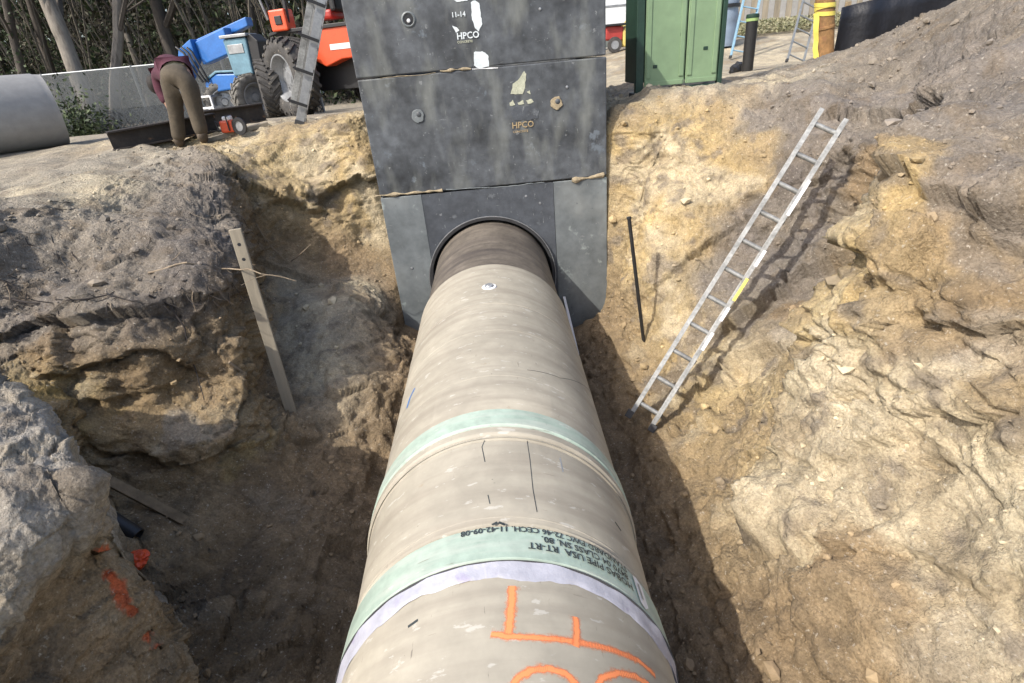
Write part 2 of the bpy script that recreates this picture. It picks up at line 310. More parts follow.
# columns: 0 outer | 1 plateau 2 edge 3 4 5 6 7(foot2) 8 floorL | 9 under pipe | 10 floorR 11 foot 12 13 14 15 16 17 | 18 outer
R = [
 [(-60,-12,.1,D),(-6,-5,.1,D),(-3.6,-3,.0,G),(-2.7,-3,-.3,G),(-2.2,-3,-.7,G),(-1.9,-3,-1.2,W),(-1.6,-3,-1.8,W),(-1.3,-3,-2.0,B),(-1.0,-3,-2.15,B),(-.15,-3,-2.4,B),(.75,-3,-2.15,B),(1.1,-3,-1.9,B),(1.5,-3,-1.4,W),(2.0,-3,-.9,P),(2.2,-3,-.2,P),(2.7,-3,.2,G),(4.2,-3,.8,G),(9,-3,1.5,G),(60,-12,1.0,D)],
 [(-60,0,.1,D),(-5,.2,.1,D),(-3.2,.2,.0,G),(-2.9,.2,-.5,G),(-2.5,.3,-.95,G),(-2.3,.4,-1.35,W),(-2.0,.4,-1.8,B),(-1.35,.3,-1.9,B),(-1.05,.3,-2.15,K),(-.15,.3,-2.4,K),(.75,.3,-2.15,K),(1.1,.3,-1.95,B),(1.5,.5,-1.5,W),(2.0,.5,-1.0,P),(2.15,.5,-.3,T),(2.5,.5,.2,G),(4,.4,.8,G),(8,.5,1.4,G),(60,0,1.0,D)],
 [(-60,1,.1,D),(-5,1.5,.1,D),(-3.4,1.5,-.0,G),(-3.0,1.5,-.55,G),(-2.6,1.4,-.95,G),(-2.3,1.3,-1.4,W),(-2.0,1.2,-1.8,K),(-1.5,1.2,-2.0,K),(-1.02,1.2,-2.15,K),(-.15,1,-2.4,K),(.78,1.0,-2.15,K),(1.1,1.0,-1.95,B),(1.55,1.05,-1.45,W),(1.95,1.2,-.92,P),(2.12,1.4,-.3,O),(2.6,1.5,.3,G),(4.1,1.8,.95,G),(9,2,1.8,G),(60,1,1.2,D)],
 [(-60,2,.1,D),(-5,2.3,.1,D),(-3.5,2.4,-.05,G),(-3.1,2.1,-.6,G),(-2.7,1.9,-1.0,G),(-2.4,1.7,-1.45,W),(-2.0,1.5,-1.8,K),(-1.5,1.4,-2.0,K),(-1.02,1.5,-2.15,K),(-.15,1.6,-2.4,K),(.8,1.6,-2.15,K),(1.12,1.6,-1.93,B),(1.6,1.75,-1.42,W),(1.95,2.0,-.92,P),(2.1,2.2,-.35,O),(2.65,2.4,.28,G),(4.2,3.0,1.0,G),(9,3.2,2,G),(60,2,1.2,D)],
 [(-60,3,.1,D),(-5.2,3.0,.1,D),(-4.1,2.9,-.05,G),(-3.75,2.9,-.5,G),(-3.1,2.6,-1.15,W),(-2.5,2.25,-1.5,B),(-1.95,2.0,-1.8,K),(-1.6,1.95,-1.95,B),(-1.05,2.0,-2.15,K),(-.15,2.2,-2.4,K),(.82,2.2,-2.15,K),(1.15,2.2,-1.93,W),(1.6,2.35,-1.43,P),(1.93,2.6,-.86,P),(2.1,2.7,-.25,T),(2.55,2.85,.22,G),(4.2,3.8,1.0,G),(9,4.2,2,G),(60,3,1.2,D)],
 [(-60,4,.1,D),(-5.5,3.8,.1,D),(-3.75,4.0,.08,G),(-3.5,3.6,-.22,G),(-3.35,3.35,-.6,G),(-3.2,3.2,-.95,O),(-3.0,2.9,-1.4,W),(-2.0,2.55,-1.8,B),(-1.12,2.6,-2.12,K),(-.15,2.8,-2.4,K),(.83,2.7,-2.15,K),(1.17,2.7,-1.95,W),(1.65,2.8,-1.47,T),(1.98,2.9,-.85,T),(2.2,3.0,-.2,T),(2.6,3.25,.15,G),(4.3,4.5,1.0,G),(9,5,2,G),(60,4,1.2,D)],
 [(-60,5,.1,D),(-6,5.2,.1,D),(-3.55,5.0,.1,D),(-3.0,4.1,-.22,G),(-2.6,3.55,-.6,G2),(-2.48,3.4,-1.05,W),(-2.35,3.15,-1.6,W),(-1.8,3.0,-1.88,B),(-1.15,3.1,-2.1,K),(-.15,3.4,-2.4,K),(.85,3.3,-2.15,K),(1.17,3.2,-2.0,W),(1.75,3.3,-1.65,T),(2.4,3.45,-1.25,G),(2.95,3.75,-.62,O),(3.05,4.0,.05,G2),(4.4,5.2,1.0,G),(9,6,1.9,G),(60,5,1.2,D)],
 [(-60,6,.12,D),(-6,6.2,.12,D),(-3.85,6.2,.14,D),(-2.95,5.2,-.05,G),(-2.2,3.95,-.55,G2),(-2.12,3.75,-1.1,W),(-2.05,3.55,-1.6,W),(-1.7,3.55,-1.88,B),(-1.12,3.7,-2.08,B),(-.15,4.0,-2.4,K),(.85,3.9,-2.15,K),(1.15,3.8,-2.02,W),(1.7,3.9,-1.78,T),(2.3,4.1,-1.25,G),(2.8,4.4,-.68,G),(3.0,4.6,.0,G2),(4.6,6.0,.85,G),(9,7,1.8,G),(60,6,1.2,D)],
 [(-60,7.5,.15,D),(-6.5,7.5,.15,D),(-4.05,7.2,.18,D),(-3.15,6.2,.0,G),(-2.5,5.0,-.35,G2),(-2.5,4.8,-1.0,W),(-2.3,4.55,-1.5,B),(-1.75,4.4,-1.65,S),(-1.15,4.4,-1.95,B),(-.15,4.7,-2.4,K),(.87,4.6,-2.1,K),(1.12,4.5,-1.85,W),(1.5,4.6,-1.5,T),(2.0,4.75,-1.05,G),(2.5,4.9,-.45,G2),(3.0,5.2,.2,G),(4.6,6.6,.7,G),(9,8,1.6,G),(60,7.5,1.0,D)],
 [(-60,9,.2,D),(-6.5,8.5,.2,D),(-4.0,7.7,.25,T),(-3.35,6.9,.14,T),(-2.9,6.2,-.28,W),(-2.8,5.95,-.95,B),(-2.4,5.55,-1.35,S),(-1.8,5.2,-1.42,S),(-1.15,5.1,-1.8,B),(-.15,5.4,-2.4,K),(.9,5.1,-2.0,B),(1.15,5.1,-1.65,W),(1.42,5.15,-1.2,T),(1.85,5.25,-.6,T),(2.3,5.4,-.1,T),(3.0,6.0,.27,S),(4.6,7.3,.5,G),(9,9,1.4,G),(60,9,1.0,D)],
 [(-60,10,.2,D),(-6,9.6,.2,D),(-3.3,8.2,.24,S),(-2.65,7.1,.2,T),(-2.35,6.7,-.3,T),(-2.2,6.5,-.9,W),(-2.0,6.15,-1.25,B),(-1.65,5.85,-1.45,S),(-1.2,5.55,-1.95,B),(-.15,5.9,-2.4,K),(.95,5.5,-2.0,B),(1.28,5.6,-1.72,W),(1.45,5.7,-1.15,T),(1.62,5.8,-.5,T),(1.85,5.88,.0,T),(2.3,6.25,.27,S),(4.2,7.6,.38,G),(9,10,1.0,G),(60,10,.8,D)],
 [(-60,11,.2,D),(-5,10.2,.2,D),(-2.3,8.4,.24,S),(-1.75,7.2,.27,T),(-1.6,6.95,-.1,T),(-1.5,6.8,-.7,T),(-1.4,6.5,-1.2,W),(-1.34,6.05,-1.5,B),(-1.27,5.95,-1.9,B),(-.15,6.3,-2.4,K),(1.1,5.94,-2.05,B),(1.17,5.97,-1.8,W),(1.17,5.97,-1.05,T),(1.18,5.98,-.45,T),(1.2,6.0,.05,T),(1.33,6.15,.28,S),(3.8,8.0,.3,S),(9,11,.5,S),(60,11,.7,D)],
 [(-60,12,.15,D),(-5,11.3,.18,D),(-2,10.5,.2,D),(-1.4,9.6,.22,T),(-.9,9.2,.2,T),(-.7,9.0,.18,T),(-.5,8.9,.15,T),(-.4,8.85,.12,T),(-.3,8.8,.12,T),(0,8.8,.12,T),(.4,8.8,.12,T),(.6,8.6,.2,T),(1.3,8.2,.25,T),(1.5,7.9,.27,T),(1.6,7.8,.28,S),(2.0,7.8,.28,S),(4.0,9.6,.28,S),(9,12,.4,S),(60,12,.7,D)],
]
cx = [-60,-12,-6,-4.5,-3.5,-2.5,-1.8,-1.2,-.6,0,.6,1.2,1.8,2.5,3.5,4.5,7,14,60]
def farrow(y, k, zl, zr, cl, cr):
    return [(x*k if abs(x) < 60 else x*max(1, k*.8), y, (zl if x < 0.5 else zl+(zr-zl)*min(1, x/3.5)), (cl if x < .5 else cr)) for x in cx]
R.append(farrow(13.2, 1, .05, .18, D, S)); R.append(farrow(18, 1.3, .0, .75, D, S)); R.append(farrow(27, 2, .0, 1.0, D, S))
R.append(farrow(60, 4, .0, 1.0, D, D)); R.append(farrow(400, 12, .0, 1.0, D, D))
net = np.array([[(p[0], p[1], p[2], *p[3]) for p in r] for r in R], dtype=float)
def smooth_axis(A, counts):
    """Catmull-Rom along axis 0 with the given number of steps per interval"""
    n = A.shape[0]; out = []
    for i in range(n-1):
        p0 = A[max(i-1, 0)]; p1 = A[i]; p2 = A[i+1]; p3 = A[min(i+2, n-1)]
        big = np.linalg.norm(p2-p1, axis=-1)[..., None] if False else None
        t = (np.arange(counts[i])/counts[i]).reshape(-1, *([1]*(A.ndim-1)))
        m1 = (p2-p0)*.5; m2 = (p3-p1)*.5
        lim = np.abs(p2-p1)*1.2+1e-6
        m1 = np.clip(m1, -lim, lim); m2 = np.clip(m2, -lim, lim)
        q = (2*t**3-3*t**2+1)*p1+(t**3-2*t**2+t)*m1+(-2*t**3+3*t**2)*p2+(t**3-t**2)*m2
        out.append(q)
    out.append(A[-1:]); return np.concatenate(out, 0)
def counts(A, ax, tgt, lo, hi):
    d = np.linalg.norm(np.diff(A[..., :3], axis=ax), axis=-1); d = np.median(d, axis=1-ax)
    return [int(min(hi, max(lo, x/tgt))) for x in d]
rc = counts(net[:, 3:16], 0, .016, 4, 60); rc[-3:] = [20, 14, 10]; rc[12] = 60; rc[13] = 60
rc[0] = 60
cc = counts(net[1:12], 1, .016, 4, 64); cc[0] = 26; cc[-1] = 20; cc[1] = 70; cc[16] = 70; cc[15] = 70
fine = smooth_axis(net, rc)
fine = smooth_axis(fine.transpose(1, 0, 2), cc).transpose(1, 0, 2)
pos = fine[..., :3].copy(); col = fine[..., 3:6].copy()
nr, ncl = pos.shape[:2]
def normals(pos):
    du = np.gradient(pos, axis=1); dv = np.gradient(pos, axis=0)
    n = np.cross(du, dv); n /= np.linalg.norm(n, axis=-1, keepdims=True)+1e-9
    return n
n0 = normals(pos); steep = 1-np.clip(n0[..., 2], 0, 1)
x, y, z = pos[..., 0], pos[..., 1], pos[..., 2]
near = np.clip((13-np.hypot(x, y))/5, 0, 1)*1.0
trench = np.clip(1-(np.abs(x)-4.5)/2.5, 0, 1)*np.clip(1-(y-8.5)/1.5, 0, 1)
amp = near*(.25+.75*trench)
farL = np.where(x < -3.6, .25, 1.0)      # the trafficked plateau is smoother
P3 = np.stack([x, y, z], -1)
grey = np.clip((.36-col[..., 0])/.1, 0, 1)
d = .13*fbm(P3*1.1+5, 3)*trench
vert = P3*np.array([4.2, 4.2, 1.1])
d += .030*ridged(P3*np.array([1.9, 1.9, 1.4])+3, 3, .5)*steep**.5*amp
d += .018*ridged(vert+9, 4, .55)*steep*amp
lay = .022*perlin(np.stack([x*.8, y*.8, z*9+fbm(P3*2, 2)*.8], -1))*steep*amp
d += lay
d += .015*fbm(P3*9, 5, .7)*amp*farL
# crumbly clods: cellular-ish lumps
def cells(Pq, seed):
    i = np.floor(Pq).astype(int); best = np.full(Pq.shape[:-1], 9.)
    for dx in (-1, 0, 1):
        for dy in (-1, 0, 1):
            for dz in (-1, 0, 1):
                c = i+np.array([dx, dy, dz]); h = (c[..., 0]*73856093 ^ c[..., 1]*19349663 ^ c[..., 2]*83492791 ^ seed) & 0xffffff
                o = np.stack([(h & 255)/255., ((h >> 8) & 255)/255., ((h >> 16) & 255)/255.], -1)
                best = np.minimum(best, ((c+o-Pq)**2).sum(-1))
    return np.sqrt(best)
def facets(Pq, seed):
    # every cell is a chunk with its own offset and tilted face
    i = np.floor(Pq).astype(int); best = np.full(Pq.shape[:-1], 9.); val = np.zeros(Pq.shape[:-1])
    for dx in (-1, 0, 1):
        for dy in (-1, 0, 1):
            for dz in (-1, 0, 1):
                c = i+np.array([dx, dy, dz]); h = (c[..., 0]*73856093 ^ c[..., 1]*19349663 ^ c[..., 2]*83492791 ^ seed) & 0xffffff
                h2 = (h*2654435761) & 0xffffff
                o = np.stack([(h & 255)/255., ((h >> 8) & 255)/255., ((h >> 16) & 255)/255.], -1)
                q_ = Pq-(c+o); dd_ = (q_**2).sum(-1); m_ = dd_ < best
                vv = ((h2 & 255)/255.-.5)*1.0+q_[..., 0]*(((h2 >> 8) & 255)/127.-1)+q_[..., 1]*(((h2 >> 16) & 255)/127.-1)+q_[..., 2]*(((h2 >> 4) & 255)/127.-1)
                best = np.where(m_, dd_, best); val = np.where(m_, vv, val)
    return val
wp = P3+.05*np.stack([fbm(P3*6+1, 2), fbm(P3*6+40, 2), fbm(P3*6+80, 2)], -1)
c1 = np.clip(.75-cells(wp*6.5, 11), 0, 1); c2 = np.clip(.75-cells(wp*15, 5), 0, 1)
patch = np.clip(.5+1.3*fbm(P3*1.3+70, 2), .1, 1)
d += (.022*c1+.020*c2)*amp*farL*patch
wq = P3+.12*np.stack([fbm(P3*2.2+1, 2), fbm(P3*2.2+40, 2), fbm(P3*2.2+80, 2)], -1)
low = np.clip((-1.35-z)/.3, 0, 1)*(y < 7)
d += (.050*facets(P3*np.array([3.4,3.4,3.4])+60, 41)+.022*facets(P3*8.+31, 43))*low
calm = np.where((x > .9) & (y > 4.9), .45, 1.0)*np.where((x < -1.2) & (x > -2.9) & (y > 4.6), .8, 1.0)      # the smooth sand faces next to the chamber
st6 = steep**.5*amp*calm
d += (.080*facets(wq*np.array([1.7,1.7,2.2]), 3)+.026*facets(wq*np.array([4.0,4.0,5.0])+7, 29))*st6
wr = P3+.03*np.stack([fbm(P3*9+1, 3), fbm(P3*9+40, 3), fbm(P3*9+80, 3)], -1)
d += (.015*facets(wr*np.array([9.,9.,11.]), 77)+.0065*facets(wr*22., 91))*amp*farL*(.45+.55*steep)
# diagonal scrape marks left by the bucket on the sand faces
dg_ = np.stack([(x*.75-z*.65+y*.2)*7.5, (x*.65+z*.75)*.9, y*1.2], -1)
d += .026*ridged(dg_*.8+20, 3)*steep*np.where(x > .9, 1., .2)*amp
# sharp fracture steps
q = fbm(P3*np.array([1.4, 1.4, 2.2])+33, 3)*3.2
frac = q-np.floor(q); d += .05*np.where(frac < .12, frac/.12, 1-(frac-.12)/.88*.9)*steep*amp
# keep the soil clear of the chamber front
pan = np.clip((np.hypot(np.clip(np.abs(x+.04)-1.22, 0, 9), np.clip(5.9-y, 0, 9)))/.5, .12, 1); pan = np.where((y < 8.5) & (np.abs(x) < 2.2), pan, 1)
d *= pan
# ledges: broken edges with an undercut below them, given as 3D polylines with an uphill direction
zi = np.arange(0, nr, 3); zj = np.arange(0, ncl, 3); sp0 = pos[::3, ::3]; a_, b_ = sp0.shape[:2]; ii = np.arange(a_*b_).reshape(a_, b_)
bv0 = BVHTree.FromPolygons(sp0.reshape(-1, 3).tolist(), np.stack([ii[:-1, :-1], ii[:-1, 1:], ii[1:, 1:], ii[1:, :-1]], -1).reshape(-1, 4).tolist())
def hit0(u, v):
    h = bv0.ray_cast(Vector((0, 0, H)), ray(u, v).normalized()); return np.array(h[0]) if h[0] is not None else np.array(at(u, v, Z=-.5))
wob = .06*np.stack([fbm(P3*4+11, 3), fbm(P3*4+51, 3), fbm(P3*4+91, 3)], -1)
Pw = pos+wob
def ledge(px, side, h, L, under=.35):
    global d
    pts = [hit0(*q) for q in px]; nr_ = None; bestd = np.full(x.shape, 1e9); S = np.zeros(x.shape)
    for k in range(len(pts)-1):
        a, b = pts[k], pts[k+1]; ab = b-a; t = ((Pw-a)@ab)/(ab@ab); tc = np.clip(t, 0, 1); r = Pw-(a+tc[..., None]*ab); dist = np.linalg.norm(r, axis=-1)
        w = np.array(side, float); w -= ab*(w@ab)/(ab@ab); w /= np.linalg.norm(w)
        s_ = r@w; fade = 1.0
        if k == 0: fade = np.clip(1+t*np.linalg.norm(ab)/.25, 0, 1)*np.where(t < 0, 1, 1)
        if k == len(pts)-2: fade = fade*np.clip(1-(t-1)*np.linalg.norm(ab)/.25, 0, 1)
        m_ = dist < bestd; bestd = np.where(m_, dist, bestd); S = np.where(m_, s_, S)
        F_ = fade*np.ones(x.shape) if k == 0 else np.where(m_, fade, F_)
    val = np.where(S > 0, np.exp(-(S/L)**2), -under*np.exp(-(S/(L*.45))**2))
    tight = np.clip(1-(bestd-np.abs(S))/.25, 0, 1)
    d = d+h*val*F_*tight
up = (0, 0, 1)
ledge([(925,172),(912,230),(900,285),(872,332),(838,372),(808,412),(790,462),(762,515)], (1,-.9,.1), .17, .50, .3)      # left edge of the near buttress
ledge([(905,205),(950,228),(985,240),(1040,243)], (.1,-.2,1), .10, .22, .5)                                       # grey crust over the buttress
ledge([(945,320),(985,332),(1040,330)], (.1,-.2,1), .07, .18, .5)
ledge([(835,118),(870,118),(905,112),(935,104),(955,108)], (0,0,1), .12, .30, .4)                                # topsoil lip
ledge([(730,330),(775,300),(812,272),(858,258),(885,252)], (.2,0,1), .13, .26, .5)                               # shelf behind the ladder
ledge([(700,392),(730,372),(765,356),(800,352),(830,345)], (.2,0,1), .09, .20, .4)
ledge([(672,432),(716,420),(752,398),(782,384)], (.2,0,1), .07, .18, .4)
ledge([(640,300),(672,275),(706,250),(742,226),(762,190)], (.4,0,1), .05, .25, .2)
ledge([(835,560),(880,548),(925,560),(975,590),(1010,600)], (0,.2,1), .06, .18, .4)
ledge([(860,470),(905,455),(950,420),(990,425),(1030,400)], (0,.2,1), .07, .18, .4)
ledge([(0,332),(50,326),(100,322),(150,318),(190,302),(238,288)], up, .10, .22, .5)                                # topsoil lip of the left bank
ledge([(60,372),(110,362),(150,352),(185,366)], up, .06, .14, .6)
ledge([(0,405),(40,425),(75,440),(120,452),(180,470)], up, .07, .16, .4)
ledge([(238,300),(240,350),(236,400),(222,450)], (-1,.1,0), .10, .22, .2)
ledge([(185,158),(225,185),(262,196),(312,210)], up, .10, .25, .6)
ledge([(322,196),(345,182),(372,176)], up, .12, .22, .9)                                                           # dark hollow beside the chamber
ledge([(258,262),(300,280),(345,300),(390,322)], (0,.3,1), .06, .18, .3)
pos += n0*d[..., None]
# colour: kinds of soil, with some shade painted into the trench floor
v = fbm(P3*1.6+50, 4); v2 = fbm(P3*5+90, 4); v3 = perlin(np.stack([x*.6, y*.6, z*7], -1))
def blend(col, m, c): return col*(1-m[..., None])+np.array(c)*m[..., None]
# the kinds of soil exposed in the cut: golden sand, grey topsoil slumps, brown loam, pale dry sand
GO = (.60,.445,.215); GR = (.275,.24,.205); BR = (.36,.26,.15); CR = (.72,.60,.40); PG = (.44,.385,.31); YB = (.46,.33,.12)
wrp = P3+.16*np.stack([fbm(P3*2.4+311, 4, .6), fbm(P3*2.4+351, 4, .6), fbm(P3*2.4+391, 4, .6)], -1)
for u_, v_, r_, c_, s_ in ((640,150,.55,GO,.8),(690,140,.55,GO,.8),(660,230,.6,GO,.8),(730,170,.45,GO,.6),(650,300,.4,T,.6),
    (790,110,.5,GR,.9),(850,110,.6,GR,.9),(920,80,.8,GR,.9),(1000,60,.8,GR,.9),(960,140,.5,GR,.8),(830,150,.3,GR,.7),(765,230,.28,GR,.8),(720,290,.28,GR,.75),(700,330,.22,GR,.7),(665,385,.2,GR,.6),
    (870,180,.27,BR,.85),(900,215,.22,BR,.7),(815,245,.26,GR,.9),(850,240,.2,GR,.9),(780,285,.22,GR,.8),(835,290,.20,BR,.9),(800,310,.18,BR,.8),(760,330,.18,GR,.7),(810,345,.18,PG,.8),
    (737,383,.12,GO,.9),(770,372,.12,GR,.6),(925,215,.22,GO,.8),(905,265,.24,GO,.9),(880,310,.2,GO,.8),(960,270,.25,O,.8),(1000,205,.30,GR,.8),(1005,265,.2,GR,.7),(1000,310,.2,BR,.8),
    (990,360,.22,PG,.8),(940,340,.15,BR,.6),(880,370,.25,CR,.8),(850,430,.25,CR,.8),(920,430,.2,CR,.7),(960,400,.2,CR,.7),(1000,470,.2,CR,.6),(900,520,.2,CR,.6),(800,480,.16,CR,.6),(880,580,.22,BR,.5),(960,650,.25,PG,.5),(760,640,.3,BR,.6),(820,560,.15,GO,.5),
    (340,165,.6,GO,.8),(290,150,.5,T,.8),(260,175,.3,T,.6),(350,260,.3,BR,.7),(300,330,.35,PG,.5),(340,300,.3,BR,.5),(60,395,.25,YB,.8),(20,385,.2,YB,.7),(110,405,.15,YB,.5),(180,430,.18,PG,.7),(140,390,.25,BR,.7),(210,370,.2,BR,.7),(60,360,.25,BR,.7),(250,455,.2,YB,.6),
    (150,520,.22,(.15,.105,.06),.8),(190,580,.26,(.15,.105,.06),.8),(215,640,.26,(.15,.105,.06),.8),(240,560,.3,(.17,.12,.07),.7),(290,640,.3,(.17,.12,.07),.7),(270,500,.3,(.20,.145,.085),.6),(140,470,.2,(.17,.12,.07),.6),  # dark mud tones paint in the shadowed floor beside the near bank
    (60,190,.8,(.47,.41,.29),.5)):
    c0 = hit0(u_, v_); dd_ = np.linalg.norm(wrp-c0, axis=-1); col = blend(col, np.clip((r_-dd_)/(r_*.35), 0, 1)*s_, c_)
sandy = np.clip((col[..., 0]-.38)/.08, 0, 1)
col = blend(col, np.clip((v-.05)*2.6, 0, 1)*.8*sandy, (.70,.59,.40))
col = blend(col, np.clip((-v-.12)*2.6, 0, 1)*.6*sandy, (.38,.285,.165))
col = blend(col, np.clip((v2-.3)*3, 0, 1)*.5*sandy, (.36,.335,.30))
dark = np.clip((.36-col[..., 0])/.08, 0, 1)*(1-grey*0)
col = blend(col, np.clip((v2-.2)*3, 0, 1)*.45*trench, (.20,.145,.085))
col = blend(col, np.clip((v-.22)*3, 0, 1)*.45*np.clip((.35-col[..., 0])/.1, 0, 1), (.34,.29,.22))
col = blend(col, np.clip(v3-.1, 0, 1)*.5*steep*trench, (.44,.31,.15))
col *= (1+.12*fbm(P3*12, 3))[..., None]
# orange survey paint sprayed down the corner of the near bank
def seg_d(a, b):
    a = np.array(a); b = np.array(b); t = np.clip(((pos-a)@(b-a))/((b-a)@(b-a)), 0, 1)
    return np.linalg.norm(pos-(a+t[..., None]*(b-a)), axis=-1)
col = np.clip(col, .01, .9)
N_ = nr*ncl
me = bpy.data.meshes.new('ground')
idx = np.arange(N_).reshape(nr, ncl)
quads = np.stack([idx[:-1, :-1], idx[:-1, 1:], idx[1:, 1:], idx[1:, :-1]], -1).reshape(-1, 4)
me.vertices.add(N_); me.vertices.foreach_set('co', pos.reshape(-1).astype(np.float32))
me.loops.add(quads.size); me.loops.foreach_set('vertex_index', quads.reshape(-1).astype(np.int32))
me.polygons.add(len(quads)); me.polygons.foreach_set('loop_start', np.arange(0, quads.size, 4, dtype=np.int32))
try: me.polygons.foreach_set('loop_total', np.full(len(quads), 4, dtype=np.int32))
except Exception: pass
me.polygons.foreach_set('use_smooth', np.ones(len(quads), dtype=bool))
me.update(calc_edges=True)
print('ground', nr, ncl, N_)
# terrain lookup
st = 2
sub = pos[::st, ::st]; sr, sc_ = sub.shape[:2]; si = np.arange(sr*sc_).reshape(sr, sc_)
sq = np.stack([si[:-1, :-1], si[:-1, 1:], si[1:, 1:], si[1:, :-1]], -1).reshape(-1, 4)
bvh = BVHTree.FromPolygons(sub.reshape(-1, 3).tolist(), sq.tolist())
def hit(u, v):
    r = ray(u, v).normalized(); h = bvh.ray_cast(Vector((0, 0, H)), r)
    return h[0] if h[0] is not None else at(u, v, Z=.1)
def zat(x, y):
    h = bvh.ray_cast(Vector((x, y, 12)), Vector((0, 0, -1)))
    return h[0].z if h[0] is not None else 0.
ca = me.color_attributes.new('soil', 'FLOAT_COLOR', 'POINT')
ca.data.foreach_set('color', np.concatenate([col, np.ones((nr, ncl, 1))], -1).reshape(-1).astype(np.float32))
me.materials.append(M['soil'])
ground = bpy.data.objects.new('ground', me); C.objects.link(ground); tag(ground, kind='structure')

def near_bank():
    E_ = [(-60,340,-.20),(0,388,-.28),(45,425,-.34),(82,488,-.46),(105,545,-.78),(145,605,-1.12),(190,683,-1.55),(235,770,-1.98)]
    A_ = [(-60,400,-.24),(-20,440,-.30),(25,470,-.37),(66,520,-.52),(85,578,-.84),(118,640,-1.17),(160,725,-1.58),(205,820,-1.98)]
    B_ = [(-120,480,-.30),(-80,520,-.36),(-30,540,-.42),(35,562,-.56),(50,622,-.88),(80,690,-1.2),(118,790,-1.6),(155,900,-1.98)]
    C_ = [(-200,560,-.36),(-160,600,-.42),(-110,610,-.48),(-10,622,-.62),(5,692,-.92),(30,770,-1.25),(58,900,-1.65),(85,1050,-2.0)]
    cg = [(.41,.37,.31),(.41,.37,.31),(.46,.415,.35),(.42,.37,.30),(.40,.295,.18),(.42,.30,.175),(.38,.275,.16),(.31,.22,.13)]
    rows = [[at(u, v, Z=zz) for u, v, zz in r] for r in (E_, A_, B_, C_)]
    back = [[p+Vector((-.10, .10, -.12)) for p in rows[0]], [p+Vector((-.22, .22, -.45)) for p in rows[0]], [p+Vector((-.30, .35, -1.3)) for p in rows[0]]]
    front = [[p+Vector((-.05, -.7, -.03)) for p in rows[3]], [p+Vector((-.1, -2.4, -.05)) for p in rows[3]]]
    allr = back[::-1]+rows+front
    # one more column reaching out to the left plateau
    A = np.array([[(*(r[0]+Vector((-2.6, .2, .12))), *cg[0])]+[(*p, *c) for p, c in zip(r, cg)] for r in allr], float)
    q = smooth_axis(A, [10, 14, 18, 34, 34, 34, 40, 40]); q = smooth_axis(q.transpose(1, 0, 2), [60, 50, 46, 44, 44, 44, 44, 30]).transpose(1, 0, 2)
    p = q[..., :3].copy(); c = q[..., 3:6].copy(); n_ = normals(p)
    if n_[..., 2].mean() < 0: n_ = -n_
    dn = .05*fbm(p*1.6+5, 3)+.055*facets(p*np.array([2.6,2.6,3.2])+4, 13)+.024*facets(p*6.5+2, 17)+.010*facets(p*15., 19)+.009*fbm(p*14, 4, .65)+.016*np.clip(.75-cells(p*12, 5), 0, 1)
    p2 = p+n_*dn[..., None]
    # the grey crust overhangs the browner face below it
    crust = np.clip((.36-(p[..., 2]+.98))/.12, 0, 1)
    t_ = fbm(p*3+70, 4)
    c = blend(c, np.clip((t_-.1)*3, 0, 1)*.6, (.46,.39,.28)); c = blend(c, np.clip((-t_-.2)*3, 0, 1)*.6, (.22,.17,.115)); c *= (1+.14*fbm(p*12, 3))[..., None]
    bv = BVHTree.FromPolygons(p2.reshape(-1, 3).tolist(), [tuple(f) for f in (lambda I: np.stack([I[:-1, :-1], I[:-1, 1:], I[1:, 1:], I[1:, :-1]], -1).reshape(-1, 4))(np.arange(p2[..., 0].size).reshape(p2.shape[:2])).tolist()])
    for u0, v0, u1, v1, w in ((102,548,112,577,.028), (112,577,132,612,.030), (148,636,158,647,.022)):
        h0 = bv.ray_cast(Vector((0, 0, H)), ray(u0-1, v0).normalized())[0]; h1 = bv.ray_cast(Vector((0, 0, H)), ray(u1-1, v1).normalized())[0]
        if h0 is None or h1 is None: continue
        a = np.array(h0); b = np.array(h1); tt = np.clip(((p2-a)@(b-a))/((b-a)@(b-a)), 0, 1); ds = np.linalg.norm(p2-(a+tt[..., None]*(b-a)), axis=-1)
        c = blend(c, np.clip((w-ds+.016*fbm(p2*22, 4))/.012, 0, 1)*.9, (.80,.17,.06))
    m = bpy.data.meshes.new('near_earth_bank'); R1, C1 = p2.shape[:2]; I = np.arange(R1*C1).reshape(R1, C1)
    m.from_pydata(p2.reshape(-1, 3).tolist(), [], np.stack([I[:-1, :-1], I[:-1, 1:], I[1:, 1:], I[1:, :-1]], -1).reshape(-1, 4).tolist())
    m.polygons.foreach_set('use_smooth', [True]*len(m.polygons))
    a = m.color_attributes.new('soil', 'FLOAT_COLOR', 'POINT'); a.data.foreach_set('color', np.concatenate([np.clip(c, .02, .9), np.ones((R1, C1, 1))], -1).reshape(-1).astype(np.float32))
    m.materials.append(M['soil']); o = bpy.data.objects.new('earth_bank', m); C.objects.link(o); tag(o, kind='structure')
near_bank()
